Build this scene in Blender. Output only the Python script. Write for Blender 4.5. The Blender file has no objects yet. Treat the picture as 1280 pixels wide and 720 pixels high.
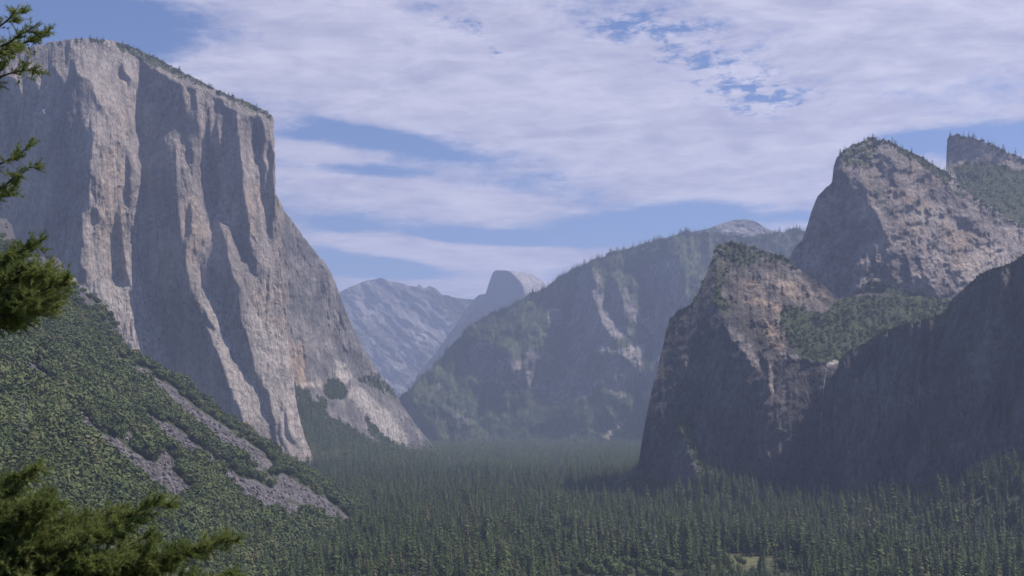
import bpy, math, random
import numpy as np
R = math.radians
SC = bpy.context.scene

# ------------------------------------------------------------------ camera
F, CX, HY = 1700.0, 640.0, 510.0          # focal length in pixels of a 1280 px wide frame, centre column, horizon row
cam_d = bpy.data.cameras.new("camera")
cam = bpy.data.objects.new("camera", cam_d)
SC.collection.objects.link(cam)
cam.location = (0, 0, 0)
cam.rotation_euler = (R(90), 0, 0)
cam_d.sensor_width = 36.0
cam_d.lens = F / 1280.0 * 36.0
cam_d.shift_y = (HY - 360.0) / 1280.0
cam_d.clip_start = 0.5
cam_d.clip_end = 60000.0
SC.camera = cam

# ------------------------------------------------------------------ light
SUN_AZ, SUN_EL = R(74), R(54)             # azimuth clockwise from the view direction
SUN_STRENGTH, SKY_STRENGTH = 5.0, 0.07
SC.view_settings.view_transform = 'Standard'
SC.view_settings.look = 'None'
SC.view_settings.gamma = 1.0
SC.view_settings.use_curve_mapping = False
SC.view_settings.exposure = 0.12

sl = bpy.data.lights.new("sun", 'SUN')
sl.energy = SUN_STRENGTH
sl.angle = R(0.53)
sl.color = (1.0, 0.91, 0.85)
so = bpy.data.objects.new("sun", sl)
SC.collection.objects.link(so)
import mathutils
sdir = mathutils.Vector((math.sin(SUN_AZ) * math.cos(SUN_EL), math.cos(SUN_AZ) * math.cos(SUN_EL), math.sin(SUN_EL)))
so.rotation_euler = sdir.to_track_quat('Z', 'Y').to_euler()
so.location = (0, 0, 3000)


class NT:
    """small helper to wire nodes"""
    def __init__(s, tree):
        s.t = tree
        s.l = tree.links
    def n(s, typ, **kw):
        nd = s.t.nodes.new(typ)
        for k, v in kw.items():
            setattr(nd, k, v)
        return nd
    def put(s, sock, v):
        if hasattr(v, 'is_output') or isinstance(v, bpy.types.NodeSocket):
            s.l.new(v, sock)
        else:
            if sock.type in ('RGBA',) and len(v) == 3:
                v = (*v, 1)
            sock.default_value = v
    def m(s, op, a, b=0.0, c=None, clamp=False):
        nd = s.n('ShaderNodeMath', operation=op, use_clamp=clamp)
        s.put(nd.inputs[0], a)
        s.put(nd.inputs[1], b)
        if c is not None:
            s.put(nd.inputs[2], c)
        return nd.outputs[0]
    def mix(s, fac, a, b, typ='MIX'):
        nd = s.n('ShaderNodeMix', data_type='RGBA', blend_type=typ)
        s.put(nd.inputs[0], fac)
        s.put(nd.inputs[6], a)
        s.put(nd.inputs[7], b)
        return nd.outputs[2]
    def ramp(s, v, a, b, o0=0.0, o1=1.0, smooth=True):
        nd = s.n('ShaderNodeMapRange', interpolation_type='SMOOTHSTEP' if smooth else 'LINEAR')
        s.put(nd.inputs[0], v)
        for i, k in enumerate((a, b, o0, o1)):
            nd.inputs[i + 1].default_value = k
        return nd.outputs[0]
    def noise(s, vec, scale, detail=4.0, rough=0.55, dist=0.0, lac=2.0):
        nd = s.n('ShaderNodeTexNoise')
        s.put(nd.inputs['Vector'], vec)
        nd.inputs['Scale'].default_value = scale
        nd.inputs['Detail'].default_value = detail
        nd.inputs['Roughness'].default_value = rough
        nd.inputs['Distortion'].default_value = dist
        nd.inputs['Lacunarity'].default_value = lac
        return nd.outputs['Fac']
    def scale3(s, vec, sx, sy, sz, rot=(0, 0, 0), loc=(0, 0, 0)):
        nd = s.n('ShaderNodeMapping')
        s.put(nd.inputs[0], vec)
        nd.inputs['Scale'].default_value = (sx, sy, sz)
        nd.inputs['Rotation'].default_value = rot
        nd.inputs['Location'].default_value = loc
        return nd.outputs[0]
    def attr(s, name):
        nd = s.n('ShaderNodeAttribute', attribute_name=name)
        return nd.outputs['Fac']


# ------------------------------------------------------------------ sky with high cloud
world = bpy.data.worlds.new("World")
SC.world = world
world.use_nodes = True
wt = world.node_tree
wt.nodes.clear()
w = NT(wt)
out = w.n('ShaderNodeOutputWorld')
bg = w.n('ShaderNodeBackground')
bg.inputs['Strength'].default_value = SKY_STRENGTH
sky = w.n('ShaderNodeTexSky', sky_type='NISHITA', sun_disc=False, sun_elevation=SUN_EL, sun_rotation=SUN_AZ)
sky.altitude = 1400
sky.air_density = 1.0
sky.dust_density = 0.6
sky.ozone_density = 2.0
tc = w.n('ShaderNodeTexCoord')
sep = w.n('ShaderNodeSeparateXYZ')
w.l.new(tc.outputs['Generated'], sep.inputs[0])
dx, dy, dz = sep.outputs
az = w.m('ARCTAN2', dx, dy)                       # compass direction and height of the view ray
hl = w.m('SQRT', w.m('ADD', w.m('MULTIPLY', dx, dx), w.m('MULTIPLY', dy, dy)))
el = w.m('ARCTAN2', dz, hl)
zz = w.m('ADD', w.m('MAXIMUM', dz, 0.0), 0.055)
px_ = w.m('DIVIDE', dx, zz)
py_ = w.m('DIVIDE', dy, zz)
cmb = w.n('ShaderNodeCombineXYZ')
w.l.new(px_, cmb.inputs[0])
w.l.new(py_, cmb.inputs[1])
plane = cmb.outputs[0]                            # a point on the cloud deck
ae = w.n('ShaderNodeCombineXYZ')
w.l.new(az, ae.inputs[0])
w.l.new(el, ae.inputs[1])
# broad streaks, then finer break up, then small cells
big = w.noise(w.scale3(plane, 0.9, 0.55, 1, loc=(3.1, 1.7, 0)), 1.6, 9.0, 0.62, 0.3)
fine = w.noise(w.scale3(plane, 2.4, 1.7, 1, rot=(0, 0, 0.5)), 5.0, 9.0, 0.70, 0.2)
strk = w.noise(w.scale3(ae.outputs[0], 7.0, 40.0, 1, rot=(0, 0, R(-9)), loc=(0.4, 0.0, 0)), 1.0, 8.0, 0.62, 0.3)


spk = w.noise(w.scale3(plane, 1.0, 0.75, 1, rot=(0, 0, 0.3)), 19.0, 7.0, 0.66, 0.3)


def pix(x, y):
    return math.atan2(x - CX, F), math.atan2(HY - y, math.hypot(F, x - CX))


def blob(x, y, rx, ry, tilt=0.0, soft=1.0):
    a, e = pix(x, y)
    c, s_ = math.cos(R(tilt)), math.sin(R(tilt))
    u = w.m('SUBTRACT', az, a)
    v = w.m('SUBTRACT', el, e)
    u2 = w.m('DIVIDE', w.m('ADD', w.m('MULTIPLY', u, c), w.m('MULTIPLY', v, s_)), rx / F)
    v2 = w.m('DIVIDE', w.m('SUBTRACT', w.m('MULTIPLY', v, c), w.m('MULTIPLY', u, s_)), ry / F)
    r2 = w.m('ADD', w.m('MULTIPLY', u2, u2), w.m('MULTIPLY', v2, v2))
    return w.m('EXPONENT', w.m('MULTIPLY', r2, -1.0))


cover = None
# + cloud, - clear sky (places in the frame's own pixels are turned into compass directions)
for amp, x, y, rx, ry, tl in [
        (-0.62, 130, 28, 150, 34, 0), (-0.30, 40, 60, 120, 40, 0),
        (-0.50, 500, 178, 110, 13, -12), (-0.42, 385, 168, 60, 12, 0), (0.5, 390, 190, 60, 11, -6),
        (-0.46, 470, 215, 70, 8, -4), (-0.75, 615, 297, 90, 8, -3), (-0.55, 425, 285, 50, 14, 0),
        (-0.78, 780, 283, 95, 20, 4), (-0.62, 880, 268, 55, 14, 0), (-0.95, 475, 335, 75, 10, -3), (-0.4, 400, 320, 40, 16, 0),
        (-0.80, 1235, 178, 115, 15, 0), (-0.4, 1160, 172, 60, 10, 0), (-0.30, 1000, 270, 60, 8, 0),
        (0.55, 540, 245, 150, 18, -8), (0.45, 640, 322, 110, 14, 2), (0.75, 470, 303, 85, 11, -6),
        (0.5, 650, 110, 420, 70, -10), (0.45, 980, 220, 120, 30, 0), (0.3, 1150, 60, 260, 60, 0),
        (0.6, 560, 360, 90, 11, 0), (0.3, 600, 330, 60, 12, 0)]:
    b = w.m('MULTIPLY', blob(x, y, rx, ry, tl), amp)
    cover = b if cover is None else w.m('ADD', cover, b)
holes = None
for amp, x, y, rx, ry, tl in [(0.75, 890, 90, 125, 45, -18), (0.55, 960, 125, 60, 22, 0), (0.8, 625, 72, 38, 13, -30), (0.62, 580, 28, 60, 14, -10), (0.4, 800, 30, 100, 20, 0)]:
    b = w.m('MULTIPLY', blob(x, y, rx, ry, tl), amp)
    holes = b if holes is None else w.m('ADD', holes, b)
dens = w.m('ADD', w.m('MULTIPLY', big, 0.72), w.m('MULTIPLY', fine, 0.62))
dens = w.m('ADD', dens, w.m('MULTIPLY', strk, 0.75))
dens = w.m('ADD', dens, cover)
# cloud cleared from the unseen sky above and behind, to cut ambient light
dens = w.m('SUBTRACT', dens, w.ramp(el, 0.36, 0.62, 0.0, 0.75))
dens = w.m('SUBTRACT', dens, w.ramp(dy, -0.1, 0.45, 0.6, 0.0))
dens = w.m('SUBTRACT', dens, w.m('MULTIPLY', holes, w.ramp(spk, 0.27, 0.86, 0.05, 1.15)))
mask = w.ramp(dens, 0.76, 1.22)
shade = w.noise(w.scale3(ae.outputs[0], 4.0, 17.0, 1, rot=(0, 0, R(-6)), loc=(2.4, 0.6, 0)), 2.2, 10.0, 0.66, 0.4)
CLOUD_A, CLOUD_B = (5.9, 5.9, 8.3), (10.6, 10.2, 12.2)
rip = w.noise(w.scale3(plane, 1.0, 1.25, 1, rot=(0, 0, 0.6)), 5.5, 8.0, 0.66, 0.6)
shade = w.m('ADD', w.m('MULTIPLY', shade, 0.6), w.m('MULTIPLY', rip, 0.42))
cloudc = w.mix(w.ramp(shade, 0.34, 0.68), CLOUD_A, CLOUD_B)
skyc = w.mix(1.0, sky.outputs[0], (0.80, 0.97, 1.36), 'MULTIPLY')
mixc = w.mix(w.m('MULTIPLY', mask, 0.93), skyc, cloudc)
w.l.new(mixc, bg.inputs['Color'])
w.l.new(bg.outputs[0], out.inputs['Surface'])
SC.cycles.use_denoising = True
SC.cycles.max_bounces = 6
SC.cycles.diffuse_bounces = 2
SC.cycles.volume_bounces = 1
SC.cycles.glossy_bounces = 1
SC.cycles.transparent_max_bounces = 6
SC.cycles.use_adaptive_sampling = True
SC.cycles.adaptive_threshold = 0.015

# ------------------------------------------------------------------ helpers
rng = np.random.default_rng(7)
random.seed(7)


def tag(o, label=None, cat=None, group=None, kind=None):
    for k, v in (('label', label), ('category', cat), ('group', group), ('kind', kind)):
        if v:
            o[k] = v
    return o


def link(o):
    SC.collection.objects.link(o)
    return o


def grid_mesh(name, P, attrs, mat, smooth=True):
    """P: (rows, cols, 3) grid of points"""
    H, W = P.shape[:2]
    me = bpy.data.meshes.new(name)
    me.vertices.add(H * W)
    me.vertices.foreach_set('co', P.reshape(-1).astype(np.float32))
    i = np.arange(H * W).reshape(H, W)
    q = np.stack([i[:-1, :-1], i[:-1, 1:], i[1:, 1:], i[1:, :-1]], -1).reshape(-1, 4)
    n = len(q)
    me.loops.add(n * 4)
    me.loops.foreach_set('vertex_index', q.reshape(-1).astype(np.int32))
    me.polygons.add(n)
    me.polygons.foreach_set('loop_start', (np.arange(n) * 4).astype(np.int32))
    me.polygons.foreach_set('use_smooth', np.full(n, smooth))
    for k, v in attrs.items():
        a = me.attributes.new(k, 'FLOAT', 'POINT')
        a.data.foreach_set('value', v.reshape(-1).astype(np.float32))
    me.update(calc_edges=True)
    me.materials.append(mat)
    return link(bpy.data.objects.new(name, me))


def tri_mesh(name, V, Fc, mats, mi=None, smooth=False):
    """V (n,3), Fc (m,k) index array or list of lists"""
    me = bpy.data.meshes.new(name)
    if isinstance(Fc, np.ndarray):
        k = Fc.shape[1]
        n = len(Fc)
        me.vertices.add(len(V))
        me.vertices.foreach_set('co', np.asarray(V, np.float32).reshape(-1))
        me.loops.add(n * k)
        me.loops.foreach_set('vertex_index', Fc.reshape(-1).astype(np.int32))
        me.polygons.add(n)
        me.polygons.foreach_set('loop_start', (np.arange(n) * k).astype(np.int32))
    else:
        me.from_pydata([tuple(v) for v in V], [], Fc)
    for m in mats:
        me.materials.append(m)
    if mi is not None:
        me.polygons.foreach_set('material_index', np.asarray(mi, np.int32))
    if smooth:
        me.polygons.foreach_set('use_smooth', np.full(len(me.polygons), True))
    me.update(calc_edges=True)
    return me


_perm = {}


def _rand(ix, iy, seed):
    h = (ix.astype(np.int64) * 374761393 + iy.astype(np.int64) * 668265263 + seed * 974634777) & 0xffffffff
    h = ((h ^ (h >> 13)) * 1274126177) & 0xffffffff
    h = h ^ (h >> 16)
    return (h & 0xffffff) / float(0xffffff)


def vnoise(x, y, seed=0, linear=False):
    ix, iy = np.floor(x), np.floor(y)
    fx, fy = x - ix, y - iy
    if not linear:
        fx = fx * fx * (3 - 2 * fx)
        fy = fy * fy * (3 - 2 * fy)
    a = _rand(ix, iy, seed)
    b = _rand(ix + 1, iy, seed)
    c = _rand(ix, iy + 1, seed)
    d = _rand(ix + 1, iy + 1, seed)
    return (a + (b - a) * fx) * (1 - fy) + (c + (d - c) * fx) * fy - 0.5


def fbm(x, y, seed=0, octs=5, gain=0.5, linear=False):
    s, a, t = 0.0, 1.0, 0.0
    for o in range(octs):
        c, sn = math.cos(o * 0.37), math.sin(o * 0.37)
        s = s + a * vnoise((x * c - y * sn) * 2 ** o + 17.3 * o, (x * sn + y * c) * 2 ** o + 9.1 * o, seed + o * 13, linear)
        t += a
        a *= gain
    return s / t * 2


def stri(x, y, seed=0, octs=4, gain=0.5):
    """fbm whose octaves keep the stretch direction"""
    s, a, t = 0.0, 1.0, 0.0
    for o in range(octs):
        s = s + a * vnoise(x * 2 ** o + 5.3 * o, y * 1.7 ** o + 9.1 * o, seed + o * 13)
        t += a
        a *= gain
    return s / t * 2


def facets(x, y, seed=0):
    """flat random blocks: every cell is a tilted plane"""
    ix, iy = np.floor(x), np.floor(y)
    val = np.full(x.shape, -1e9)
    for ox in (-1, 0, 1):
        for oy in (-1, 0, 1):
            cx, cy = ix + ox, iy + oy
            qx = cx + 0.1 + 0.8 * _rand(cx, cy, seed)
            qy = cy + 0.1 + 0.8 * _rand(cx, cy, seed + 1)
            ddx, ddy = x - qx, y - qy
            d = ddx * ddx + ddy * ddy
            v = -0.75 * d + 0.8 * (_rand(cx, cy, seed + 2) - 0.5) + ddx * (_rand(cx, cy, seed + 3) - 0.5) * 2 + ddy * (_rand(cx, cy, seed + 4) - 0.5) * 1.6
            val = np.maximum(val, v)
    return val


def inpoly(X, Y, poly):
    m = np.zeros(X.shape, bool)
    n = len(poly)
    for i in range(n):
        x1, y1 = poly[i]
        x2, y2 = poly[(i + 1) % n]
        if y1 == y2:
            continue
        c = ((y1 > Y) != (y2 > Y)) & (X < (x2 - x1) * (Y - y1) / (y2 - y1) + x1)
        m ^= c
    return m


def blur(A, s):
    if s <= 0:
        return A
    r = int(max(1, round(3 * s)))
    k = np.exp(-0.5 * (np.arange(-r, r + 1) / s) ** 2)
    k /= k.sum()
    B = np.pad(A, r, mode='edge')
    o = sum(k[i] * B[i:i + A.shape[0], :] for i in range(2 * r + 1))
    return sum(k[i] * o[:, i:i + A.shape[1]] for i in range(2 * r + 1))


def solve(gx, gy, D0, s, m, L):
    """depth whose sideways and upward slopes follow gx, gy and which stays near D0 over spans longer than L px.
    rows run downwards in the frame, so the upward slope enters with a minus sign"""
    hx = gx[:, 1:] * 0.5 + gx[:, :-1] * 0.5
    hy = -(gy[1:, :] * 0.5 + gy[:-1, :] * 0.5)
    hx = hx * s * m
    hy = hy * s * m
    div = np.zeros_like(D0)
    div[:, :-1] += hx
    div[:, 1:] -= hx
    div[:-1, :] += hy
    div[1:, :] -= hy
    lam = (s / L) ** 2
    rhs = div - lam * D0
    H, W = D0.shape
    E = np.concatenate([rhs, rhs[::-1]], 0)
    E = np.concatenate([E, E[:, ::-1]], 1)
    Fq = np.fft.rfft2(E)
    ky = 2 * np.cos(2 * np.pi * np.arange(2 * H) / (2 * H)) - 2
    kx = 2 * np.cos(2 * np.pi * np.arange(W + 1) / (2 * W)) - 2
    Fq = Fq / (ky[:, None] + kx[None, :] - lam)
    return np.fft.irfft2(Fq, s=E.shape)[:H, :W]


def rbf(ctrl, X, Y):
    C = np.array(ctrl, float)
    n = len(C)
    d = np.hypot(C[:, None, 0] - C[None, :, 0], C[:, None, 1] - C[None, :, 1])
    A = np.zeros((n + 3, n + 3))
    A[:n, :n] = d
    A[:n, n] = 1
    A[:n, n + 1:] = C[:, :2] / 500
    A[n:, :n] = A[:n, n:].T
    b = np.zeros(n + 3)
    b[:n] = C[:, 2]
    wv = np.linalg.lstsq(A, b, rcond=None)[0]
    o = wv[n] + wv[n + 1] * X / 500 + wv[n + 2] * Y / 500
    for i in range(n):
        o = o + wv[i] * np.hypot(X - C[i, 0], Y - C[i, 1])
    return o


def world_pt(x, y, D):
    return np.stack([(x - CX) / F * D, D + 0 * x, (HY - y) / F * D], -1)


LAYERS = []


class Layer:
    """a mountain face: skyline and foot as seen from the overlook, depth solved from the slopes of its facets"""
    def __init__(s, name, sky, bot, ctrl, zones=(), base=(0.3, 0.3), step=1.0, L=120, relief=(), marks=None, warp=2.5,
                 edge=1.2, rough=1.5, mat=None, thick=900, right=None, seed=1, calm=0.3, planeD=None, lowz=None, xpad=0):
        s.name = name
        sx = np.array([p[0] for p in sky], float)
        sy = np.array([p[1] for p in sky], float)
        bx = np.array([p[0] for p in bot], float)
        by = np.array([p[1] for p in bot], float)
        x0, x1 = sx[0], sx[-1]
        rx1 = x1 + (80 if right else 0)
        y0, y1 = sy.min() - 12, by.max() + 4
        s.x0, s.y0, s.st = x0 - 4, y0, step
        gxs = np.arange(s.x0, rx1 + 4, step)
        gys = np.arange(s.y0, y1, step)
        X, Y = np.meshgrid(gxs, gys)
        s.X, s.Y = X, Y
        D0 = planeD(X, Y) if planeD else rbf(ctrl, X, Y)
        m = float(np.median(D0)) / F
        s.m = m
        wx = X + warp * 2 * fbm(X / 9, Y / 14, seed + 50, 4)
        wy = Y + warp * 2 * fbm(X / 9, Y / 14, seed + 60, 4)
        gx = np.full(X.shape, float(base[0]))
        gy = np.full(X.shape, float(base[1]))
        for poly, zx, zy in zones:
            k = blur(inpoly(wx, wy, poly).astype(float), edge)
            gx = gx * (1 - k) + zx * k
            gy = gy * (1 - k) + zy * k
        D = solve(gx, gy, D0, step, m, L)
        q = np.clip((gx + 0.35) / 0.7, 0, 1)
        K = blur(calm + (1 - calm) * q * q * (3 - 2 * q), 2.0 / step)
        for fn in relief:
            D = D + fn(X, Y, gx, gy) * K
        s.D = D
        s.attr = {}
        for k, (polys, soft) in (marks or {}).items():
            a = np.zeros(X.shape)
            for p in polys:
                val = 1.0
                if isinstance(p, tuple):
                    p, val = p
                a = np.maximum(a, inpoly(wx, wy, p) * val)
            s.attr[k] = blur(a, soft)
        for k in ('veg', 'warm', 'pale', 'dark'):
            s.attr.setdefault(k, np.zeros(X.shape))
        # mesh
        mx = np.arange(x0, x1 + 0.01, step)
        skyv = np.interp(mx, sx, sy) + rough * fbm(mx / 7, mx * 0 + seed, seed + 5, 5, 0.6) * 2
        s.skyx, s.skyy = mx, skyv
        botv = np.interp(mx, bx, by)
        rows = int((botv - skyv).max() / step) + 2
        v = np.linspace(0, 1, rows)[:, None]
        PY = botv[None, :] * (1 - v) + skyv[None, :] * v
        PX = np.repeat(mx[None, :], rows, 0)
        if right:
            ry = np.array([p[1] for p in right], float)
            rx = np.array([p[0] for p in right], float)
            sh = np.interp(PY, ry, rx) - rx[0] + 1.2 * fbm(PY / 8, PY * 0, seed + 9, 4)
            u = np.clip((PX - (x1 - 130)) / 130, 0, 1)
            PX = PX + sh * u
        DD = s.samp(s.D, PX, PY)
        P = world_pt(PX, PY, DD)
        A = {k: s.samp(a, PX, PY) for k, a in s.attr.items()}
        # the far side: over the crest and back, dropping slowly
        nb = 10
        top = P[-1]
        px_t, D_t = PX[-1], DD[-1]
        extra = []
        for j in range(1, nb + 1):
            t = (j / nb) ** 1.6
            Dj = D_t + thick * t
            ex = np.stack([(px_t - CX) / F * Dj, Dj, top[:, 2] - (top[:, 2] + 200) * (0.02 * t ** 0.5 + 0.5 * t ** 3)], -1)
            extra.append(ex)
        P = np.concatenate([P, np.array(extra)], 0)
        A = {k: np.concatenate([a, np.repeat(a[-1:], nb, 0)], 0) for k, a in A.items()}
        if right:   # the hidden flank behind the right-hand edge
            cols = []
            for j in range(1, 7):
                t = j / 6
                e = P[:, -1].copy()
                Dn = e[:, 1] + thick * t
                k = Dn / e[:, 1]
                pxn = (e[:, 0] / e[:, 1]) * F - 8 * t
                cols.append(np.stack([pxn / F * Dn, Dn, e[:, 2]], -1))
            P = np.concatenate([P, np.stack(cols, 1)], 1)
            A = {k: np.concatenate([a, np.repeat(a[:, -1:], 6, 1)], 1) for k, a in A.items()}
        P = P[::-1]
        A = {k: a[::-1] for k, a in A.items()}
        s.obj = grid_mesh(name, P, A, mat)
        LAYERS.append(s)

    def samp(s, A, x, y):
        fx = np.clip((x - s.x0) / s.st, 0, A.shape[1] - 1.001)
        fy = np.clip((y - s.y0) / s.st, 0, A.shape[0] - 1.001)
        ix, iy = fx.astype(int), fy.astype(int)
        fx, fy = fx - ix, fy - iy
        return (A[iy, ix] * (1 - fx) + A[iy, ix + 1] * fx) * (1 - fy) + (A[iy + 1, ix] * (1 - fx) + A[iy + 1, ix + 1] * fx) * fy

    def skyat(s, x):
        return np.interp(x, s.skyx, s.skyy)

    def pts(s, n, poly=None, attr=None, seed=0, box=None):
        """random surface points (px x, px y, depth) inside poly or weighted by attr"""
        r = np.random.default_rng(seed)
        if poly is not None:
            q = np.array(poly)
            box = (q[:, 0].min(), q[:, 0].max(), q[:, 1].min(), q[:, 1].max())
        if box is None:
            box = (s.skyx[0], s.skyx[-1], s.skyy.min(), s.Y.max())
        x = r.uniform(box[0], box[1], n)
        y = r.uniform(box[2], box[3], n)
        k = y > s.skyat(x) + 0.3
        if poly is not None:
            k &= inpoly(x, y, poly)
        if attr is not None:
            k &= s.samp(s.attr[attr], x, y) > r.uniform(0.15, 0.95, n)
        x, y = x[k], y[k]
        return x, y, s.samp(s.D, x, y)


def visible(x, y, D, own=None, tol=1.0):
    """True where a point seen at (x, y) and depth D has no mountain in front of it"""
    ok = np.ones(x.shape, bool)
    for l in LAYERS:
        if l is own:
            continue
        inside = (x > l.skyx[0]) & (x < l.skyx[-1]) & (y > l.skyat(x)) & (y < l.Y.max())
        ok &= ~(inside & (l.samp(l.D, x, y) < D * tol))
    return ok


# ------------------------------------------------------------------ materials
def new_mat(name):
    m = bpy.data.materials.new(name)
    m.use_nodes = True
    m.node_tree.nodes.clear()
    t = NT(m.node_tree)
    o = t.n('ShaderNodeOutputMaterial')
    b = t.n('ShaderNodeBsdfPrincipled')
    b.inputs['Roughness'].default_value = 0.85
    b.inputs['Specular IOR Level'].default_value = 0.2
    t.l.new(b.outputs[0], o.inputs[0])
    return m, t, b


def rock_mat(name, dark=(0.15, 0.14, 0.14), light=(0.36, 0.33, 0.31), warm=(0.40, 0.29, 0.20), pale=(0.58, 0.52, 0.46),
             veg=(0.045, 0.062, 0.026), veg2=(0.085, 0.10, 0.04), size=1.0, streak=0.5, bump=1.0, vegcut=0.5, blotch=0.3, flat=1.0, joint=0.55):
    m, t, b = new_mat(name)
    g = t.n('ShaderNodeNewGeometry')
    pos = g.outputs['Position']
    s = 1.0 / size
    n1 = t.noise(t.scale3(pos, 1, 1, flat), 0.012 * s, 8, 0.62, 0.3)
    n2 = t.noise(pos, 0.09 * s, 6, 0.65, 0.2)
    st = t.noise(t.scale3(pos, 0.045 * s, 0.045 * s, 0.0035 * s), 1.0, 7, 0.62, 0.35)
    st2 = t.noise(t.scale3(pos, 0.16 * s, 0.16 * s, 0.008 * s, loc=(40, 3, 9)), 1.0, 5, 0.6, 0.2)
    c = t.mix(t.ramp(n1, 0.36, 0.64), dark, light)
    tone = t.m('ADD', t.m('MULTIPLY', t.m('SUBTRACT', st, 0.5), streak * 2.6), t.m('MULTIPLY', t.m('SUBTRACT', st2, 0.5), streak * 1.7))
    tone = t.m('ADD', tone, t.m('MULTIPLY', t.m('SUBTRACT', n2, 0.5), 1.5))
    tone = t.m('ADD', tone, 1.0)
    v = t.n('ShaderNodeCombineColor')
    for i in range(3):
        t.l.new(tone, v.inputs[i])
    # warm iron stain in long vertical tongues
    wm = t.m('MULTIPLY', t.attr('warm'), t.ramp(t.m('ADD', st, t.m('MULTIPLY', n2, 0.35)), 0.50, 0.82))
    wild = t.ramp(t.m('ADD', t.noise(t.scale3(pos, 0.010 * s, 0.010 * s, 0.0022 * s, loc=(7, 70, 1)), 1.0, 6, 0.6, 0.6), t.m('MULTIPLY', st2, 0.25)), 0.66, 0.86, 0, blotch)
    c = t.mix(t.m('MAXIMUM', wm, wild), c, warm)
    c = t.mix(t.m('MULTIPLY', t.attr('pale'), t.ramp(n2, 0.25, 0.6, 0.45, 1.0)), c, pale)
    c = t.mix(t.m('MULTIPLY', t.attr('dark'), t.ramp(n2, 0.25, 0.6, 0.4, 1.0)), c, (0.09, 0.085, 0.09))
    c = t.mix(1.0, c, v.outputs[0], 'MULTIPLY')
    j1 = t.noise(t.scale3(pos, 0.035 * s, 0.035 * s, 0.0045 * s, loc=(11, 5, 2)), 1.0, 4, 0.5, 0.6)
    j2 = t.noise(t.scale3(pos, 0.016 * s, 0.016 * s, 0.024 * s, rot=(0.5, 0.4, 0), loc=(1, 25, 2)), 1.0, 5, 0.55, 0.9)
    cr1 = t.ramp(t.m('ABSOLUTE', t.m('SUBTRACT', j1, 0.5)), 0.0, 0.022, 1.0, 0.0)
    cr2 = t.ramp(t.m('ABSOLUTE', t.m('SUBTRACT', j2, 0.47)), 0.0, 0.012, 1.0, 0.0)
    gate = t.ramp(t.noise(pos, 0.006 * s, 3, 0.5), 0.4, 0.6, 0.25, 1.0)
    crk = t.m('MULTIPLY', t.m('MAXIMUM', cr1, t.m('MULTIPLY', cr2, 0.8)), gate)
    c = t.mix(t.m('MULTIPLY', crk, joint), c, (0.05, 0.045, 0.045))
    vn = t.noise(pos, 0.055 * s, 6, 0.7, 0.2)
    vf = t.ramp(t.m('ADD', t.attr('veg'), t.m('MULTIPLY', t.m('SUBTRACT', vn, 0.5), 1.5)), vegcut - 0.12, vegcut + 0.1)
    vc = t.mix(t.noise(pos, 0.035 * s, 4, 0.6), veg, veg2)
    c = t.mix(vf, c, vc)
    t.l.new(c, b.inputs['Base Color'])
    bp = t.n('ShaderNodeBump')
    bp.inputs['Strength'].default_value = 1.0
    bp.inputs['Distance'].default_value = 8.0 * size * bump
    hgt = t.m('ADD', t.m('MULTIPLY', t.noise(pos, 0.05 * s, 8, 0.68, 0.3), 1.0), t.m('MULTIPLY', st2, 0.7))
    hgt = t.m('SUBTRACT', hgt, t.m('MULTIPLY', crk, 0.5 * joint))
    t.l.new(hgt, bp.inputs['Height'])
    t.l.new(bp.outputs[0], b.inputs['Normal'])
    return m


M_ELCAP = rock_mat('granite_wall', dark=(0.225, 0.195, 0.175), light=(0.41, 0.352, 0.305), flat=0.35, warm=(0.44, 0.345, 0.26), streak=0.24, blotch=0.3)
M_EAST = rock_mat('granite_grey', dark=(0.115, 0.11, 0.11), light=(0.27, 0.245, 0.23), streak=0.5, blotch=0.15)
M_CATH = rock_mat('granite_rough', dark=(0.14, 0.122, 0.115), light=(0.38, 0.315, 0.28), streak=0.25, blotch=0.3)
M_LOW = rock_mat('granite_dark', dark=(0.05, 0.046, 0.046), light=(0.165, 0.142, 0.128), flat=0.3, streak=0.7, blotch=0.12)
M_RIDGE = rock_mat('forest_ridge', dark=(0.09, 0.083, 0.08), light=(0.29, 0.26, 0.24), pale=(0.44, 0.40, 0.37), veg=(0.066, 0.090, 0.042), veg2=(0.118, 0.142, 0.060), size=1.8, streak=0.5, blotch=0.1, vegcut=0.45)
M_FAR = rock_mat('granite_far', dark=(0.13, 0.125, 0.125), light=(0.30, 0.28, 0.27), pale=(0.48, 0.44, 0.41), size=4.0, joint=0.15, streak=0.15, blotch=0.0, vegcut=0.5)
M_TALUS = rock_mat('talus_slope', dark=(0.09, 0.083, 0.09), light=(0.20, 0.185, 0.19), size=0.25, joint=0.5, streak=0.2, blotch=0.1, bump=1.2,
                   veg=(0.045, 0.058, 0.024), veg2=(0.075, 0.088, 0.035))

# ------------------------------------------------------------------ relief recipes
def vert_relief(a, wx, wy, seed, octs=4):
    return lambda X, Y, gx, gy: a * stri(X / wx, Y / wy, seed, octs)


def crack_relief(a, wx, wy, seed, octs=3):
    """rounded ribs parted by sharp recessed cracks"""
    return lambda X, Y, gx, gy: -a * np.abs(stri(X / wx + 0.5 * fbm(X / 30, Y / 40, seed + 7, 3), Y / wy, seed, octs)) * 2


def iso_relief(a, wx, wy, seed, octs=5, rot=0.0):
    c, s_ = math.cos(rot), math.sin(rot)
    return lambda X, Y, gx, gy: a * fbm((X * c - Y * s_) / wx, (X * s_ + Y * c) / wy, seed, octs)


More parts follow.
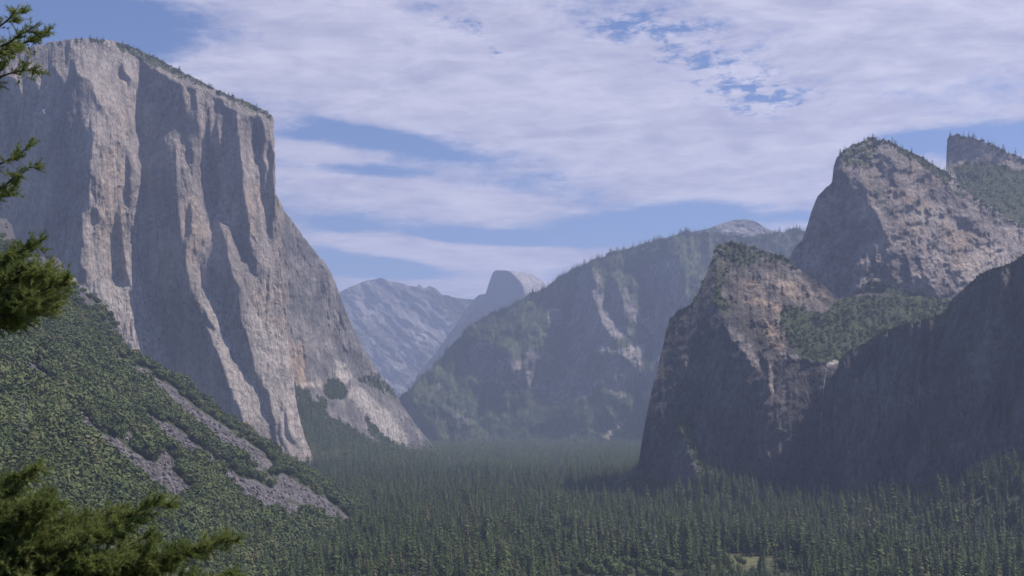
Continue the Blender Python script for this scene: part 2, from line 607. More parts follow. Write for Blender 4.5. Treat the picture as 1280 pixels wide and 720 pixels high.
def block_relief(a, wx, wy, seed, rot=0.0):
    c, s_ = math.cos(rot), math.sin(rot)
    def f(X, Y, gx, gy):
        u = (X * c - Y * s_) / wx + 0.6 * fbm(X / 9, Y / 12, seed + 3, 3)
        v = (X * s_ + Y * c) / wy + 0.6 * fbm(X / 9, Y / 12, seed + 4, 3)
        return a * facets(u, v, seed)
    return f


LT, DK = 1.45, -0.45        # sideways slope of sun-facing and of shaded facets

# ---- Clouds-Rest-like far granite, Half-Dome-like dome
Layer('mountain', [(380, 400), (415, 372), (430, 362), (445, 356), (460, 350), (477, 347), (485, 351), (500, 354), (520, 359), (524, 355.5), (530, 361), (537, 356.5), (545, 361), (552, 368), (570, 372), (592, 375), (640, 385), (700, 395)],
      [(380, 540), (700, 540)],
      [(380, 540, 12800), (700, 540, 12800), (380, 400, 14000), (480, 347, 14300), (560, 365, 14200), (700, 395, 14000), (500, 450, 13600), (600, 450, 13500)],
      zones=[([(470, 345), (490, 352), (520, 392), (500, 430), (470, 400), (455, 370)], -0.2, 1.0),
             ([(520, 360), (560, 370), (590, 378), (580, 390), (548, 385), (530, 372)], -0.3, 0.8),
             ([(440, 420), (480, 380), (500, 400), (450, 460)], -0.3, 0.9),
             ([(548, 400), (520, 440), (500, 470), (520, 500), (560, 440), (590, 400)], -0.3, 0.7)],
      base=(0.1, 0.9), L=90, calm=0.5, relief=[iso_relief(120, 40, 14, 3, 5, R(-38)), iso_relief(40, 10, 5, 4, 4, R(-38)), block_relief(50, 18, 8, 5, R(-40))],
      marks={'pale': ([[(552, 406), (570, 392), (583, 391), (577, 400), (560, 409)], ([(500, 440), (530, 412), (534, 416), (505, 448)], .7), ([(452, 400), (480, 372), (484, 376), (456, 406)], .5),
                       ([(470, 478), (520, 436), (524, 440), (476, 486)], .6), ([(540, 470), (560, 452), (575, 450), (560, 462)], .7), ([(505, 372), (550, 378), (560, 388), (520, 380)], .5)], 1.0),
             'veg': ([([(520, 358), (560, 368), (600, 376), (620, 420), (590, 470), (575, 420), (548, 384)], 0.75), ([(430, 400), (470, 390), (500, 410), (480, 450), (440, 440)], .45), ([(480, 470), (560, 420), (560, 480), (520, 500)], .45)], 3)},
      warp=3, rough=0.8, mat=M_FAR, thick=1500, seed=11)
tag(LAYERS[-1].obj, 'pale hazy granite mountain with two small horns on its far ridge', 'mountain', None, 'structure')

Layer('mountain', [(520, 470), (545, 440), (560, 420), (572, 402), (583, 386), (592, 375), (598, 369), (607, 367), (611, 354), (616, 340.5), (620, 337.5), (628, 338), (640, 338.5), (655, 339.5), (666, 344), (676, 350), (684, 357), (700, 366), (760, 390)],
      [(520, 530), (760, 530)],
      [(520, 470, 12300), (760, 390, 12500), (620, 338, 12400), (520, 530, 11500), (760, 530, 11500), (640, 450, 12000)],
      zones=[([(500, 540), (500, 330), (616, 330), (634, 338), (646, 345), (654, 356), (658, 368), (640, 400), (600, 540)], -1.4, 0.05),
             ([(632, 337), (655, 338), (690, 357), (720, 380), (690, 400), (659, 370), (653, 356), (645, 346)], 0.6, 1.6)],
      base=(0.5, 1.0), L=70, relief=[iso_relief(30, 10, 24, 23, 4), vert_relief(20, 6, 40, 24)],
      marks={'pale': ([([(632, 337), (655, 338), (690, 357), (690, 372), (659, 368), (653, 356), (645, 346)], .9)], .8),  # sunlight on the dome's back put in as paler rock
             'dark': ([([(608, 366), (616, 339), (634, 339), (646, 346), (653, 357), (657, 370), (640, 400), (600, 400)], 1.0)], .8),  # the face's own dark streaks, deepened with painted shade
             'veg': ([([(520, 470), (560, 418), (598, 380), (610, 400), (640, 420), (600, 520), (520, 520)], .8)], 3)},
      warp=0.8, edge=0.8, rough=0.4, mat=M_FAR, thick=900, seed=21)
tag(LAYERS[-1].obj, 'sheer-faced half dome of granite with a sunlit rounded back', 'mountain', None, 'structure')

Layer('mountain', [(820, 300), (855, 292), (885, 286), (900, 280), (915, 275.5), (930, 273.5), (945, 277), (958, 285), (975, 293), (1010, 305)],
      [(820, 340), (1010, 340)],
      [(820, 300, 8900), (1010, 305, 8900), (930, 274, 9000), (930, 340, 8500)],
      zones=[([(890, 288), (905, 278), (925, 276), (920, 285), (900, 292)], -0.6, 1.0)],
      base=(0.3, 1.3), L=60, relief=[iso_relief(25, 12, 5, 33, 4), block_relief(25, 9, 3, 35)],
      marks={'pale': ([([(905, 290), (930, 284), (960, 288), (960, 296), (900, 296)], .4)], 1.5), 'veg': ([([(820, 290), (890, 284), (905, 282), (895, 296), (820, 310)], .75), ([(915, 272), (940, 275), (930, 281), (915, 281)], .45)], 1.5)},
      rough=0.4, mat=M_FAR, thick=700, seed=31)
tag(LAYERS[-1].obj, 'bald granite dome rising behind the forested ridge', 'mountain', None, 'structure')

# ---- the long forested ridge closing the valley
ridge_sky = [(470, 520), (505, 492), (520, 478), (535, 462), (548, 450), (560, 437), (575, 420), (590, 407), (600, 399), (620, 389), (640, 381), (655, 373), (668, 365), (682, 357), (700, 346), (720, 335), (740, 326), (760, 317), (780, 311), (800, 306), (820, 301), (840, 295), (858, 290), (880, 290), (900, 293), (940, 295), (960, 293), (985, 288), (1000, 286), (1020, 290), (1080, 300)]
RD = Layer('hillside', ridge_sky, [(470, 575), (1080, 575)],
      [(470, 520, 6700), (470, 575, 6400), (560, 565, 6400), (700, 570, 6250), (820, 570, 6150), (1080, 575, 6000), (590, 407, 7000), (740, 326, 7250), (860, 290, 7350), (1000, 286, 7300), (1080, 300, 7300), (560, 500, 6650), (650, 450, 6800), (720, 470, 6700), (800, 430, 6800), (900, 400, 6900), (640, 540, 6450), (760, 530, 6380)],
      zones=[([(722, 345), (738, 332), (743, 345), (746, 385), (758, 412), (768, 428), (752, 442), (744, 455), (750, 478), (735, 495), (700, 520), (650, 545), (622, 550), (638, 522), (662, 506), (682, 490), (696, 462), (704, 425), (714, 390)], -2.2, 0.15),
             ([(757, 345), (772, 350), (781, 378), (790, 400), (786, 425), (772, 418), (760, 385)], -2.0, 0.15),
             ([(586, 430), (612, 425), (640, 440), (652, 478), (628, 482), (600, 478), (585, 460)], -1.8, 0.2),
             ([(795, 335), (850, 320), (868, 400), (845, 440), (822, 560), (792, 545), (800, 490), (815, 440), (822, 400), (808, 370)], -1.8, 0.2),
             ([(750, 448), (800, 448), (812, 470), (800, 488), (765, 490), (748, 478)], -1.1, 0.15),
             ([(795, 552), (762, 556), (778, 530), (798, 520)], -0.9, 0.6),
             ([(508, 500), (530, 520), (560, 558), (530, 560), (500, 530)], -1.5, 0.3),
             ([(690, 440), (700, 440), (697, 475), (684, 490), (676, 470)], -0.8, 0.3),
             ([(742, 333), (750, 338), (757, 375), (768, 400), (779, 424), (768, 428), (752, 400), (742, 370)], 1.6, 0.3),
             ([(776, 352), (786, 360), (796, 380), (812, 395), (822, 408), (815, 422), (803, 408), (788, 400), (780, 376)], 1.5, 0.3),
             ([(750, 440), (780, 430), (812, 428), (806, 446), (770, 448)], 0.8, 1.2),
             ([(636, 455), (662, 434), (682, 436), (694, 446), (690, 480), (680, 492), (655, 490), (638, 478)], 1.6, 0.35)],
      base=(0.35, 0.9), L=140, relief=[iso_relief(90, 40, 34, 41, 4), vert_relief(40, 12, 44, 42, 3), block_relief(45, 20, 34, 45)],
      marks={'veg': ([([(460, 600), (460, 500), (560, 425), (700, 330), (860, 280), (1090, 280), (1090, 600)], 0.80)], 1.0),
             'pale': ([([(743, 335), (751, 340), (757, 378), (768, 402), (777, 422), (768, 425), (753, 400), (744, 370)], .1), ([(752, 441), (780, 432), (811, 430), (806, 444), (768, 447)], .5), ([(790, 446), (800, 446), (799, 458), (792, 456)], .7),
                       ([(752, 548), (765, 530), (778, 520), (782, 526), (770, 540), (757, 553)], .5)], 0.8),
             'warm': ([[(750, 550), (765, 528), (780, 518), (776, 538), (757, 554)]], 1)},
      warp=4, rough=2.6, mat=M_RIDGE, thick=1200, calm=0.45, seed=41)
# bare rock windows in the ridge forest
for poly in ([(743, 334), (752, 340), (758, 378), (769, 402), (780, 424), (768, 427), (752, 402), (743, 372)],
             [(776, 354), (786, 362), (796, 380), (811, 395), (821, 408), (815, 420), (803, 408), (788, 401), (780, 378)],
             [(750, 441), (780, 431), (812, 429), (808, 446), (770, 449), (800, 462), (792, 462), (786, 450)],
             [(636, 455), (662, 436), (682, 438), (692, 446), (690, 480), (680, 490), (655, 490), (640, 480)],
             [(684, 385), (700, 384), (704, 405), (690, 418), (684, 400)],
             [(752, 548), (765, 530), (778, 520), (782, 526), (770, 540), (757, 553)],
             [(555, 520), (575, 515), (590, 528), (580, 536), (560, 534)], [(540, 480), (552, 478), (556, 490), (545, 492)], [(756, 488), (775, 484), (790, 492), (775, 497)]):
    wx_ = RD.X + 7 * fbm(RD.X / 7, RD.Y / 7, 91, 4)
    wy_ = RD.Y + 7 * fbm(RD.X / 7, RD.Y / 7, 92, 4)
    k_ = blur(inpoly(wx_, wy_, poly).astype(float), 2.0)
    RD.attr['veg'] = RD.attr['veg'] * (1 - k_) + 0.27 * k_
for poly in ([(722, 345), (738, 332), (743, 345), (746, 385), (758, 412), (768, 428), (752, 442), (744, 455), (750, 478), (735, 495), (700, 520), (650, 545), (622, 550), (638, 522), (662, 506), (682, 490), (696, 462), (704, 425), (714, 390)],
             [(757, 345), (772, 350), (781, 378), (790, 400), (786, 425), (772, 418), (760, 385)], [(586, 430), (612, 425), (640, 440), (652, 478), (628, 482), (600, 478), (585, 460)],
             [(795, 335), (850, 320), (868, 400), (845, 440), (822, 560), (792, 545), (800, 490), (815, 440), (822, 400), (808, 370)], [(750, 448), (800, 448), (812, 470), (800, 488), (765, 490), (748, 478)],
             [(508, 500), (530, 520), (560, 558), (530, 560), (500, 530)]):
    k_ = blur(inpoly(RD.X + 6 * fbm(RD.X / 8, RD.Y / 12, 93, 4), RD.Y, poly).astype(float), 2.0)
    RD.attr['veg'] = RD.attr['veg'] * (1 - 0.62 * k_ * np.clip((515 - RD.Y) / 20, 0, 1))
def repaint(l, key):
    """write a changed layer attribute back onto its mesh"""
    me = l.obj.data
    n = len(me.vertices)
    co = np.empty(n * 3, np.float32)
    me.vertices.foreach_get('co', co)
    co = co.reshape(-1, 3)
    x = co[:, 0] / co[:, 1] * F + CX
    y = HY - co[:, 2] / co[:, 1] * F
    me.attributes[key].data.foreach_set('value', l.samp(l.attr[key], x, y).astype(np.float32))
repaint(RD, 'veg')
tag(RD.obj, 'long forested valley wall with shaded rock towers below its ridge', 'hillside', None, 'structure')

# ---- east shoulder behind the great wall
EA = Layer('cliff', [(318, 180), (335, 225), (345, 243), (355, 262), (370, 284), (390, 309), (400, 321), (412, 338), (420, 356), (430, 384), (440, 408), (450, 427), (462, 449), (475, 469), (490, 486), (500, 502), (512, 519), (522, 534), (535, 550), (545, 565), (552, 582)],
      [(318, 600), (552, 590)],
      [(318, 180, 3950), (318, 600, 3650), (345, 243, 3960), (345, 450, 3860), (400, 321, 4250), (400, 600, 3700), (450, 427, 4600), (500, 502, 4900), (552, 582, 5000), (552, 590, 4980), (470, 590, 4300), (400, 480, 4020), (440, 500, 4280), (370, 480, 3850), (380, 420, 4030)],
      zones=[([(402, 320), (424, 372), (436, 410), (460, 450), (448, 470), (430, 440), (412, 420), (398, 380)], 0.2, 0.5),
             ([(438, 465), (452, 480), (470, 470), (452, 440), (438, 440)], -0.3, 0.3),
             ([(372, 300), (385, 330), (380, 360), (372, 400), (366, 380), (370, 330)], 0.1, 0.1)],
      base=(1.15, 0.55), L=60, relief=[vert_relief(12, 10, 42, 51, 4), crack_relief(9, 8, 34, 55, 3), block_relief(13, 14, 24, 52, R(15)), iso_relief(6, 7, 8, 53, 4)],
      marks={'veg': ([([(355, 600), (362, 470), (375, 484), (386, 490), (394, 505), (410, 518), (425, 527), (440, 536), (455, 545), (470, 552), (490, 561), (502, 574), (500, 600)], .95),
                      [(405, 483), (412, 476), (422, 475), (434, 482), (436, 492), (430, 499), (414, 500), (406, 494)],
                      ([(440, 470), (475, 468), (500, 500), (480, 490), (455, 480)], .55), ([(455, 520), (480, 545), (500, 560), (480, 556), (460, 540)], .8), ([(395, 495), (410, 500), (408, 515), (396, 508)], .7)], 1.0),
             'pale': ([[(421, 452), (430, 454), (438, 464), (440, 473), (430, 482), (422, 470)], ([(440, 478), (452, 487), (470, 500), (488, 520), (505, 545), (520, 568), (500, 566), (470, 540), (448, 512), (436, 495)], .75),
                       ([(480, 545), (520, 568), (518, 574), (490, 562)], 1.0), ([(395, 498), (406, 515), (400, 515)], .6), ([(372, 478), (402, 474), (404, 483), (372, 484)], .5)], 1.2),
             'warm': ([([(345, 250), (352, 250), (362, 420), (368, 480), (360, 480)], 1.0), ([(366, 430), (382, 425), (384, 478), (368, 478)], .9), ([(372, 475), (402, 474), (404, 484), (372, 484)], .7), ([(420, 455), (440, 465), (440, 480), (425, 475)], .4)], 1.5)},
      rough=1.6, mat=M_EAST, thick=900, seed=51)
tag(EA.obj, 'grey granite shoulder with a pale rockfall scar above a green apron', 'cliff', None, 'structure')

# ---- the great wall
rim_low = [(178, 72), (190, 86), (200, 90), (220, 103), (240, 110), (250, 110), (262, 118), (275, 123), (282, 134), (300, 142), (320, 147), (341, 149)]
sky_w = [(-160, 95), (-80, 78), (0, 63), (40, 58), (62, 53), (80, 49.5), (100, 47.5), (125, 48.5), (150, 53), (165, 58), (180, 65), (200, 75), (225, 88), (245, 99), (265, 109), (285, 118), (300, 124), (315, 130), (330, 137), (341, 145)]
P1 = [(112, 98), (117, 114), (126, 126), (128, 141), (108, 149), (106, 160), (119, 166), (114, 190), (112, 258), (104, 270), (103, 305), (98, 340), (90, 350), (80, 400), (150, 520), (240, 520), (222, 480), (215, 463), (210, 445), (203, 424), (197, 404), (192, 384), (186, 364), (178, 345), (172, 312), (166, 300), (176, 278), (180, 240), (178, 200), (177, 176), (171, 160), (173, 130), (176, 108), (178, 80), (140, 40), (100, 40)]
TOPL = [(-170, 40), (-170, 100), (0, 95), (20, 97), (28, 119), (31, 99), (45, 95), (49, 121), (52, 95), (60, 89), (70, 84), (73, 92), (81, 102), (88, 76), (92, 72), (97, 95), (112, 98), (140, 90), (140, 40)]
RIM = [(140, 40)] + [(178, 76), (190, 86), (200, 90), (220, 103), (240, 110), (250, 110), (262, 118), (275, 123), (282, 134), (300, 142), (320, 147), (345, 149), (350, 130), (250, 80), (180, 50)]
P3 = [(229, 110), (235, 110), (237, 130), (233, 146), (229, 122)]
P4 = [(221, 175), (232, 180), (231, 200), (239, 205), (238, 250), (232, 285), (227, 305), (224, 270), (222, 230)]
P5 = [(247, 111), (262, 117), (272, 128), (267, 160), (256, 185), (262, 210), (265, 250), (266, 298), (258, 305), (250, 310), (246, 318), (245, 325), (255, 353), (272, 385), (282, 412), (297, 435), (303, 453), (307, 467), (316, 480), (326, 486), (332, 509), (338, 545), (345, 575), (310, 560), (303, 522), (297, 511), (284, 477), (272, 440), (267, 430), (255, 399), (242, 372), (234, 325), (234, 305), (239, 290), (239, 205), (240, 185), (252, 170), (248, 150)]
P6 = [(275, 145), (281, 145), (282, 180), (277, 200), (274, 170)]
P7 = [(275, 271), (287, 283), (299, 302), (311, 328), (316, 346), (306, 350), (300, 360), (292, 350), (285, 320), (280, 294)]
P9 = [(261, 332), (272, 353), (283, 368), (281, 400), (272, 387), (257, 351)]
P8 = [(295, 145), (298, 170), (300, 190), (303, 210), (305, 235), (308, 260), (313, 300), (317, 330), (303, 340), (298, 362), (300, 400), (309, 425), (315, 445), (319, 461), (325, 482), (335, 488), (343, 523), (348, 545), (352, 575), (420, 610), (420, 300), (350, 145)]
SL = [[(157, 190), (162, 190), (162, 255), (158, 255)], [(116, 264), (126, 264), (126, 280), (118, 281)], [(145, 268), (151, 268), (153, 308), (158, 335), (163, 358), (155, 358), (149, 340), (146, 305)],
      [(101, 336), (108, 336), (109, 352), (103, 350)], [(319, 150), (327, 150), (330, 175), (326, 206), (321, 206)], [(325, 200), (331, 200), (334, 240), (333, 266), (328, 250)],
      [(335, 176), (341, 178), (343, 235), (342, 300), (337, 290)], [(311, 318), (321, 318), (320, 343), (316, 344)], [(351, 503), (357, 520), (366, 545), (367, 555), (359, 545)],
      [(346, 515), (352, 530), (355, 560), (349, 548)], [(303, 440), (306, 440), (316, 478), (311, 474)], [(150, 85), (156, 88), (163, 100), (160, 108), (152, 98)], [(118, 358), (121, 358), (121, 390), (118, 380)], [(250, 388), (256, 388), (270, 415), (266, 414)], [(293, 500), (296, 500), (300, 515), (297, 514)], [(258, 135), (261, 135), (262, 170), (258, 175)]]
zones = [(RIM, 0.5, 1.4), (TOPL, 0.9, 1.0), (P1, LT, 0.2)] + [(p, LT, 0.18) for p in (P3, P4, P5, P6, P7, P9, P8)] + [(p, -0.9, 0.1) for p in SL]
zones += [([(84, 150), (92, 150), (96, 190), (88, 190)], 0.1, .1), ([(40, 136), (60, 134), (60, 143), (44, 144)], 0.8, 1.0), ([(275, 470), (282, 480), (286, 505), (280, 498), (276, 490)], 1.1, .3), ([(186, 203), (190, 203), (194, 221), (188, 221)], 1.2, .3),
          ([(202, 205), (207, 225), (208, 262), (206, 262), (200, 225)], .8, .1), ([(255, 470), (262, 478), (264, 500), (258, 490)], .7, .3), ([(235, 365), (240, 375), (243, 395), (236, 385)], .8, .2)]
GW = Layer('cliff', sky_w, [(-160, 620), (341, 620)],
      [(-160, 95, 3720), (-160, 620, 3600), (0, 63, 3500), (60, 300, 3440), (0, 620, 3400), (100, 48, 3540), (105, 150, 3430), (105, 400, 3390), (180, 65, 3600), (175, 300, 3500), (240, 99, 3670), (245, 300, 3550), (250, 480, 3500), (341, 145, 3820), (341, 300, 3720), (360, 450, 3640), (400, 590, 3600), (300, 620, 3480)],
      zones=zones, base=(DK, 0.1), L=90, edge=0.9,
      relief=[vert_relief(9, 16, 170, 61, 4), crack_relief(6, 13, 90, 66, 4), crack_relief(1.6, 5, 30, 67, 3), block_relief(9, 19, 60, 63), block_relief(3.5, 8, 26, 65), iso_relief(4, 12, 24, 64, 5)],
      marks={'warm': ([([(128, 190), (150, 180), (160, 195), (155, 320), (140, 330), (126, 300), (124, 220)], 1.0), ([(145, 130), (158, 145), (165, 170), (152, 165)], .8), ([(228, 115), (235, 115), (236, 145), (231, 145)], 1), ([(222, 260), (240, 240), (262, 280), (245, 330), (234, 330)], .8),
                       ([(276, 145), (282, 145), (281, 190), (276, 195)], 1), ([(303, 230), (328, 230), (325, 290), (312, 300)], .9), ([(330, 150), (338, 150), (338, 260), (331, 270)], .7), ([(340, 300), (350, 300), (366, 450), (362, 500), (350, 400)], 1), ([(315, 350), (350, 350), (355, 420), (330, 420)], .6),
                       ([(130, 330), (150, 330), (190, 440), (170, 440)], .5), ([(240, 330), (260, 360), (300, 440), (280, 440)], .5)], 3),
             'pale': ([([(100, 350), (180, 345), (215, 460), (180, 450), (130, 400)], .45), ([(240, 340), (262, 370), (335, 500), (335, 545), (300, 520)], .5), ([(310, 380), (360, 420), (385, 560), (345, 540), (318, 460)], .5), ([(60, 60), (120, 55), (150, 70), (120, 110)], .15)], 5),
             'veg': ([([(140, 47), (165, 52), (200, 70), (250, 96), (300, 122), (341, 140), (341, 148), (300, 134), (250, 108), (200, 88), (178, 76), (150, 66)], .6)], 2)},
      warp=1.6, rough=1.2, mat=M_ELCAP, thick=1300, right=[(341, 140), (342, 150), (343, 180), (345, 240), (347, 300), (355, 362), (358, 403), (362, 445), (368, 477), (371, 509), (376, 530), (388, 565), (395, 590), (402, 620)], seed=61)
tag(GW.obj, 'immense pale granite wall with sunlit buttresses and deep shaded recesses', 'cliff', None, 'structure')

# ---- right side: back peak, middle rock, lower rock with the hanging bowl, near wall
BK = Layer('mountain', [(1130, 262), (1182, 240), (1183.5, 174), (1188, 169), (1198, 168), (1210, 170), (1225, 176), (1245, 183), (1258, 189), (1270, 193), (1290, 205), (1330, 222), (1400, 250)],
      [(1130, 330), (1400, 420)],
      [(1130, 262, 3800), (1183, 170, 3850), (1260, 190, 3830), (1400, 250, 3800), (1200, 215, 3760), (1280, 230, 3650), (1280, 330, 3250), (1400, 420, 3100), (1130, 330, 3500)],
      zones=[([(1175, 215), (1180, 160), (1260, 180), (1262, 200), (1235, 206), (1200, 204)], -0.7, 0.1)],
      base=(0.5, 0.9), L=60, relief=[block_relief(8, 10, 13, 71), iso_relief(9, 10, 9, 72, 5)],
      marks={'veg': ([([(1190, 206), (1230, 202), (1290, 215), (1410, 260), (1410, 430), (1250, 300), (1200, 250)], .82), ([(1184, 170), (1270, 196), (1290, 210), (1230, 190)], .4), ([(1130, 260), (1190, 230), (1230, 260)], .3)], 2),
             'pale': ([([(1176, 212), (1200, 214), (1198, 228), (1185, 226)], .4)], 1.5)},
      rough=1.8, mat=M_CATH, thick=500, seed=71)
tag(BK.obj, 'blocky rock summit above a brushy slope in the upper right', 'mountain', None, 'structure')

MR = Layer('mountain', [(950, 380), (978, 345), (985, 328), (992, 312), (1003, 300), (1008, 285), (1015, 262), (1022, 246), (1030, 237), (1040, 228), (1042, 210), (1046, 197), (1052, 190), (1065, 181), (1075, 178), (1085, 171.5), (1100, 174), (1115, 178), (1130, 186), (1150, 195), (1165, 204), (1180, 213), (1192, 223), (1200, 235), (1215, 245), (1235, 256), (1255, 270), (1280, 283), (1330, 305), (1400, 330)],
      [(950, 460), (1400, 460)],
      [(950, 380, 3330), (985, 328, 3290), (1042, 210, 3220), (1085, 172, 3260), (1165, 204, 3400), (1255, 270, 3400), (1400, 330, 3400), (950, 460, 3300), (1080, 300, 3080), (1075, 380, 3030), (1200, 380, 2900), (1280, 350, 2980), (1400, 460, 2850), (1150, 280, 3120), (1030, 340, 3190)],
      zones=[([(940, 470), (1000, 250), (1035, 200), (1050, 196), (1056, 222), (1075, 216), (1086, 250), (1096, 268), (1107, 288), (1111, 298), (1096, 306), (1092, 340), (1088, 352), (1086, 310), (1072, 328), (1066, 368), (1050, 372), (1010, 350)], -0.75, 0.12),
             ([(1096, 196), (1106, 190), (1119, 210), (1116, 230), (1106, 233), (1099, 215)], -0.9, 0.1),
             ([(1128, 330), (1134, 318), (1138, 350), (1146, 358), (1136, 358)], -0.8, 0.1), ([(1190, 268), (1200, 270), (1222, 290), (1215, 292), (1196, 278)], -0.8, -0.2), ([(1172, 248), (1182, 246), (1188, 258), (1178, 258)], -0.7, .1),
             ([(1148, 355), (1160, 350), (1175, 372), (1165, 378)], -.5, .1), ([(1104, 312), (1112, 312), (1108, 350), (1100, 348)], -.5, .2), ([(1160, 300), (1178, 304), (1176, 310), (1163, 308)], -.6, .1)],
      base=(0.55, 0.75), L=110, relief=[block_relief(14, 26, 14, 81, R(32)), block_relief(4.5, 9, 6, 82, R(30)), crack_relief(7, 16, 12, 86, 4), iso_relief(16, 26, 10, 83, 6, R(35)), vert_relief(4, 5, 30, 84, 3)],
      marks={'warm': ([([(1105, 228), (1135, 240), (1170, 262), (1150, 272), (1120, 250)], .8), ([(1175, 268), (1230, 300), (1250, 325), (1215, 345), (1180, 345), (1195, 320), (1180, 300)], .8), ([(1118, 180), (1150, 205), (1165, 235), (1140, 220)], .4), ([(1120, 270), (1160, 280), (1150, 310), (1125, 300)], .5)], 4),
             'pale': ([([(1130, 262), (1180, 262), (1180, 280), (1150, 285)], .35), ([(1230, 300), (1290, 310), (1270, 340), (1200, 360), (1180, 350)], .35), ([(1180, 210), (1200, 232), (1194, 240), (1176, 222)], .4), ([(1072, 330), (1084, 325), (1080, 368), (1068, 370)], .3)], 4),
             'veg': ([([(1048, 196), (1062, 180), (1085, 170), (1110, 178), (1098, 190), (1092, 214), (1070, 212), (1056, 208)], .55), ([(1110, 174), (1160, 198), (1195, 222), (1186, 230), (1150, 206), (1115, 186)], .65), ([(1160, 204), (1200, 236), (1255, 272), (1245, 275), (1190, 242)], .5),
                      ([(1050, 380), (1068, 372), (1085, 350), (1110, 356), (1140, 366), (1180, 375), (1200, 400), (1180, 470), (1000, 470)], .9), ([(1085, 240), (1110, 235), (1112, 262), (1100, 262)], .35), ([(1168, 298), (1182, 300), (1178, 310), (1164, 308)], .5)], 2)},
      rough=1.5, mat=M_CATH, thick=600, seed=81)
tag(MR.obj, 'tall granite peak with a shaded left face and sunlit rosy slabs', 'mountain', None, 'structure')

LR = Layer('cliff', [(745, 640), (770, 606), (785, 596), (798, 580), (803, 548), (808, 520), (815, 486), (822, 460), (828, 438), (833, 412), (838, 395), (850, 388), (865, 380), (872, 368), (878, 352), (885, 335), (890, 320), (897, 307), (905, 303), (925, 304), (940, 309), (955, 315), (975, 318), (985, 325), (1000, 338), (1020, 351), (1035, 362), (1048, 374), (1058, 372), (1085, 366), (1110, 366), (1140, 370), (1165, 371), (1185, 374), (1230, 400)],
      [(745, 648), (1230, 648)],
      [(745, 640, 2480), (800, 570, 2420), (838, 395, 2620), (905, 303, 2850), (985, 325, 2880), (1048, 374, 2860), (1185, 374, 2850), (1230, 400, 2800), (745, 648, 2470), (860, 648, 2350), (900, 500, 2370), (920, 425, 2400), (960, 450, 2360), (970, 560, 2330), (1030, 455, 2440), (1035, 600, 2420), (1000, 400, 2600), (1080, 420, 2600), (1100, 648, 2330), (1230, 648, 2300), (1000, 648, 2310), (870, 560, 2350), (900, 370, 2600), (860, 400, 2540), (830, 500, 2450)],
      zones=[([(740, 660), (740, 600), (838, 390), (880, 345), (889, 322), (893, 340), (890, 372), (905, 392), (909, 406), (918, 425), (935, 440), (946, 460), (950, 466), (955, 446), (972, 452), (1000, 449), (1012, 455), (1031, 457), (1046, 447), (1070, 500), (1200, 640), (1200, 660)], -0.85, 0.12),
             ([(905, 406), (916, 404), (930, 420), (944, 436), (953, 448), (950, 464), (943, 460), (934, 440), (915, 426)], 1.0, 0.3),
             ([(962, 450), (966, 450), (968, 492), (964, 492)], 1.0, 0.1),
             ([(840, 524), (856, 520), (866, 534), (873, 550), (881, 570), (900, 582), (930, 597), (945, 625), (905, 628), (880, 605), (866, 575), (856, 548)], 0.6, 0.7),
             ([(826, 545), (834, 545), (836, 552), (828, 553)], 0.6, 0.6), ([(1012, 455), (1040, 452), (1038, 600), (1012, 600)], -1.4, 0.0)],
      base=(0.55, 0.95), L=110, relief=[block_relief(8, 14, 8, 91, R(38)), crack_relief(6, 12, 30, 95, 4), iso_relief(14, 22, 10, 92, 6, R(38)), vert_relief(6, 8, 60, 93, 4), block_relief(2.5, 5, 4, 94)],
      marks={'veg': ([([(978, 380), (1000, 384), (1030, 392), (1048, 372), (1240, 360), (1240, 480), (1100, 470), (1045, 450), (1032, 454), (1000, 449), (986, 426), (974, 402)], .86), ([(886, 330), (896, 308), (925, 303), (985, 322), (1000, 338), (960, 330), (915, 335), (900, 370)], .5),
                      ([(893, 338), (905, 372), (915, 385), (905, 395), (893, 380)], .6), ([(935, 395), (960, 400), (975, 430), (960, 425)], .35), ([(840, 524), (856, 520), (866, 534), (873, 550), (881, 570), (900, 582), (930, 597), (945, 625), (905, 628), (880, 605), (866, 575), (856, 548)], .7), ([(740, 660), (770, 600), (800, 590), (950, 640), (950, 660)], .7),
                      ([(826, 440), (838, 395), (865, 378), (872, 375), (850, 396), (836, 425)], .5)], 1.5),
             'pale': ([([(906, 405), (916, 404), (930, 420), (945, 438), (952, 448), (949, 462), (940, 452), (930, 438), (914, 424)], .25), ([(975, 440), (1000, 444), (1006, 449), (985, 450)], .5), ([(1032, 452), (1054, 446), (1050, 452), (1036, 457)], .8), ([(963, 456), (967, 456), (968, 492), (965, 492)], .5), ([(905, 322), (940, 318), (980, 330), (1030, 372), (990, 372), (940, 345)], .15)], 1.0),
             'warm': ([([(955, 340), (1000, 350), (1040, 375), (1000, 378), (970, 365)], .8), ([(950, 375), (985, 380), (985, 430), (970, 445), (955, 420)], .7), ([(920, 350), (950, 345), (960, 380), (930, 380)], .6), ([(1055, 385), (1070, 388), (1072, 400), (1060, 398)], .8), ([(963, 470), (967, 470), (968, 492), (965, 492)], 1)], 3)},
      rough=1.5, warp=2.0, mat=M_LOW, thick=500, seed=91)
tag(LR.obj, 'dark cliff with a waterfall notch below a brushy hanging bowl', 'cliff', None, 'structure')

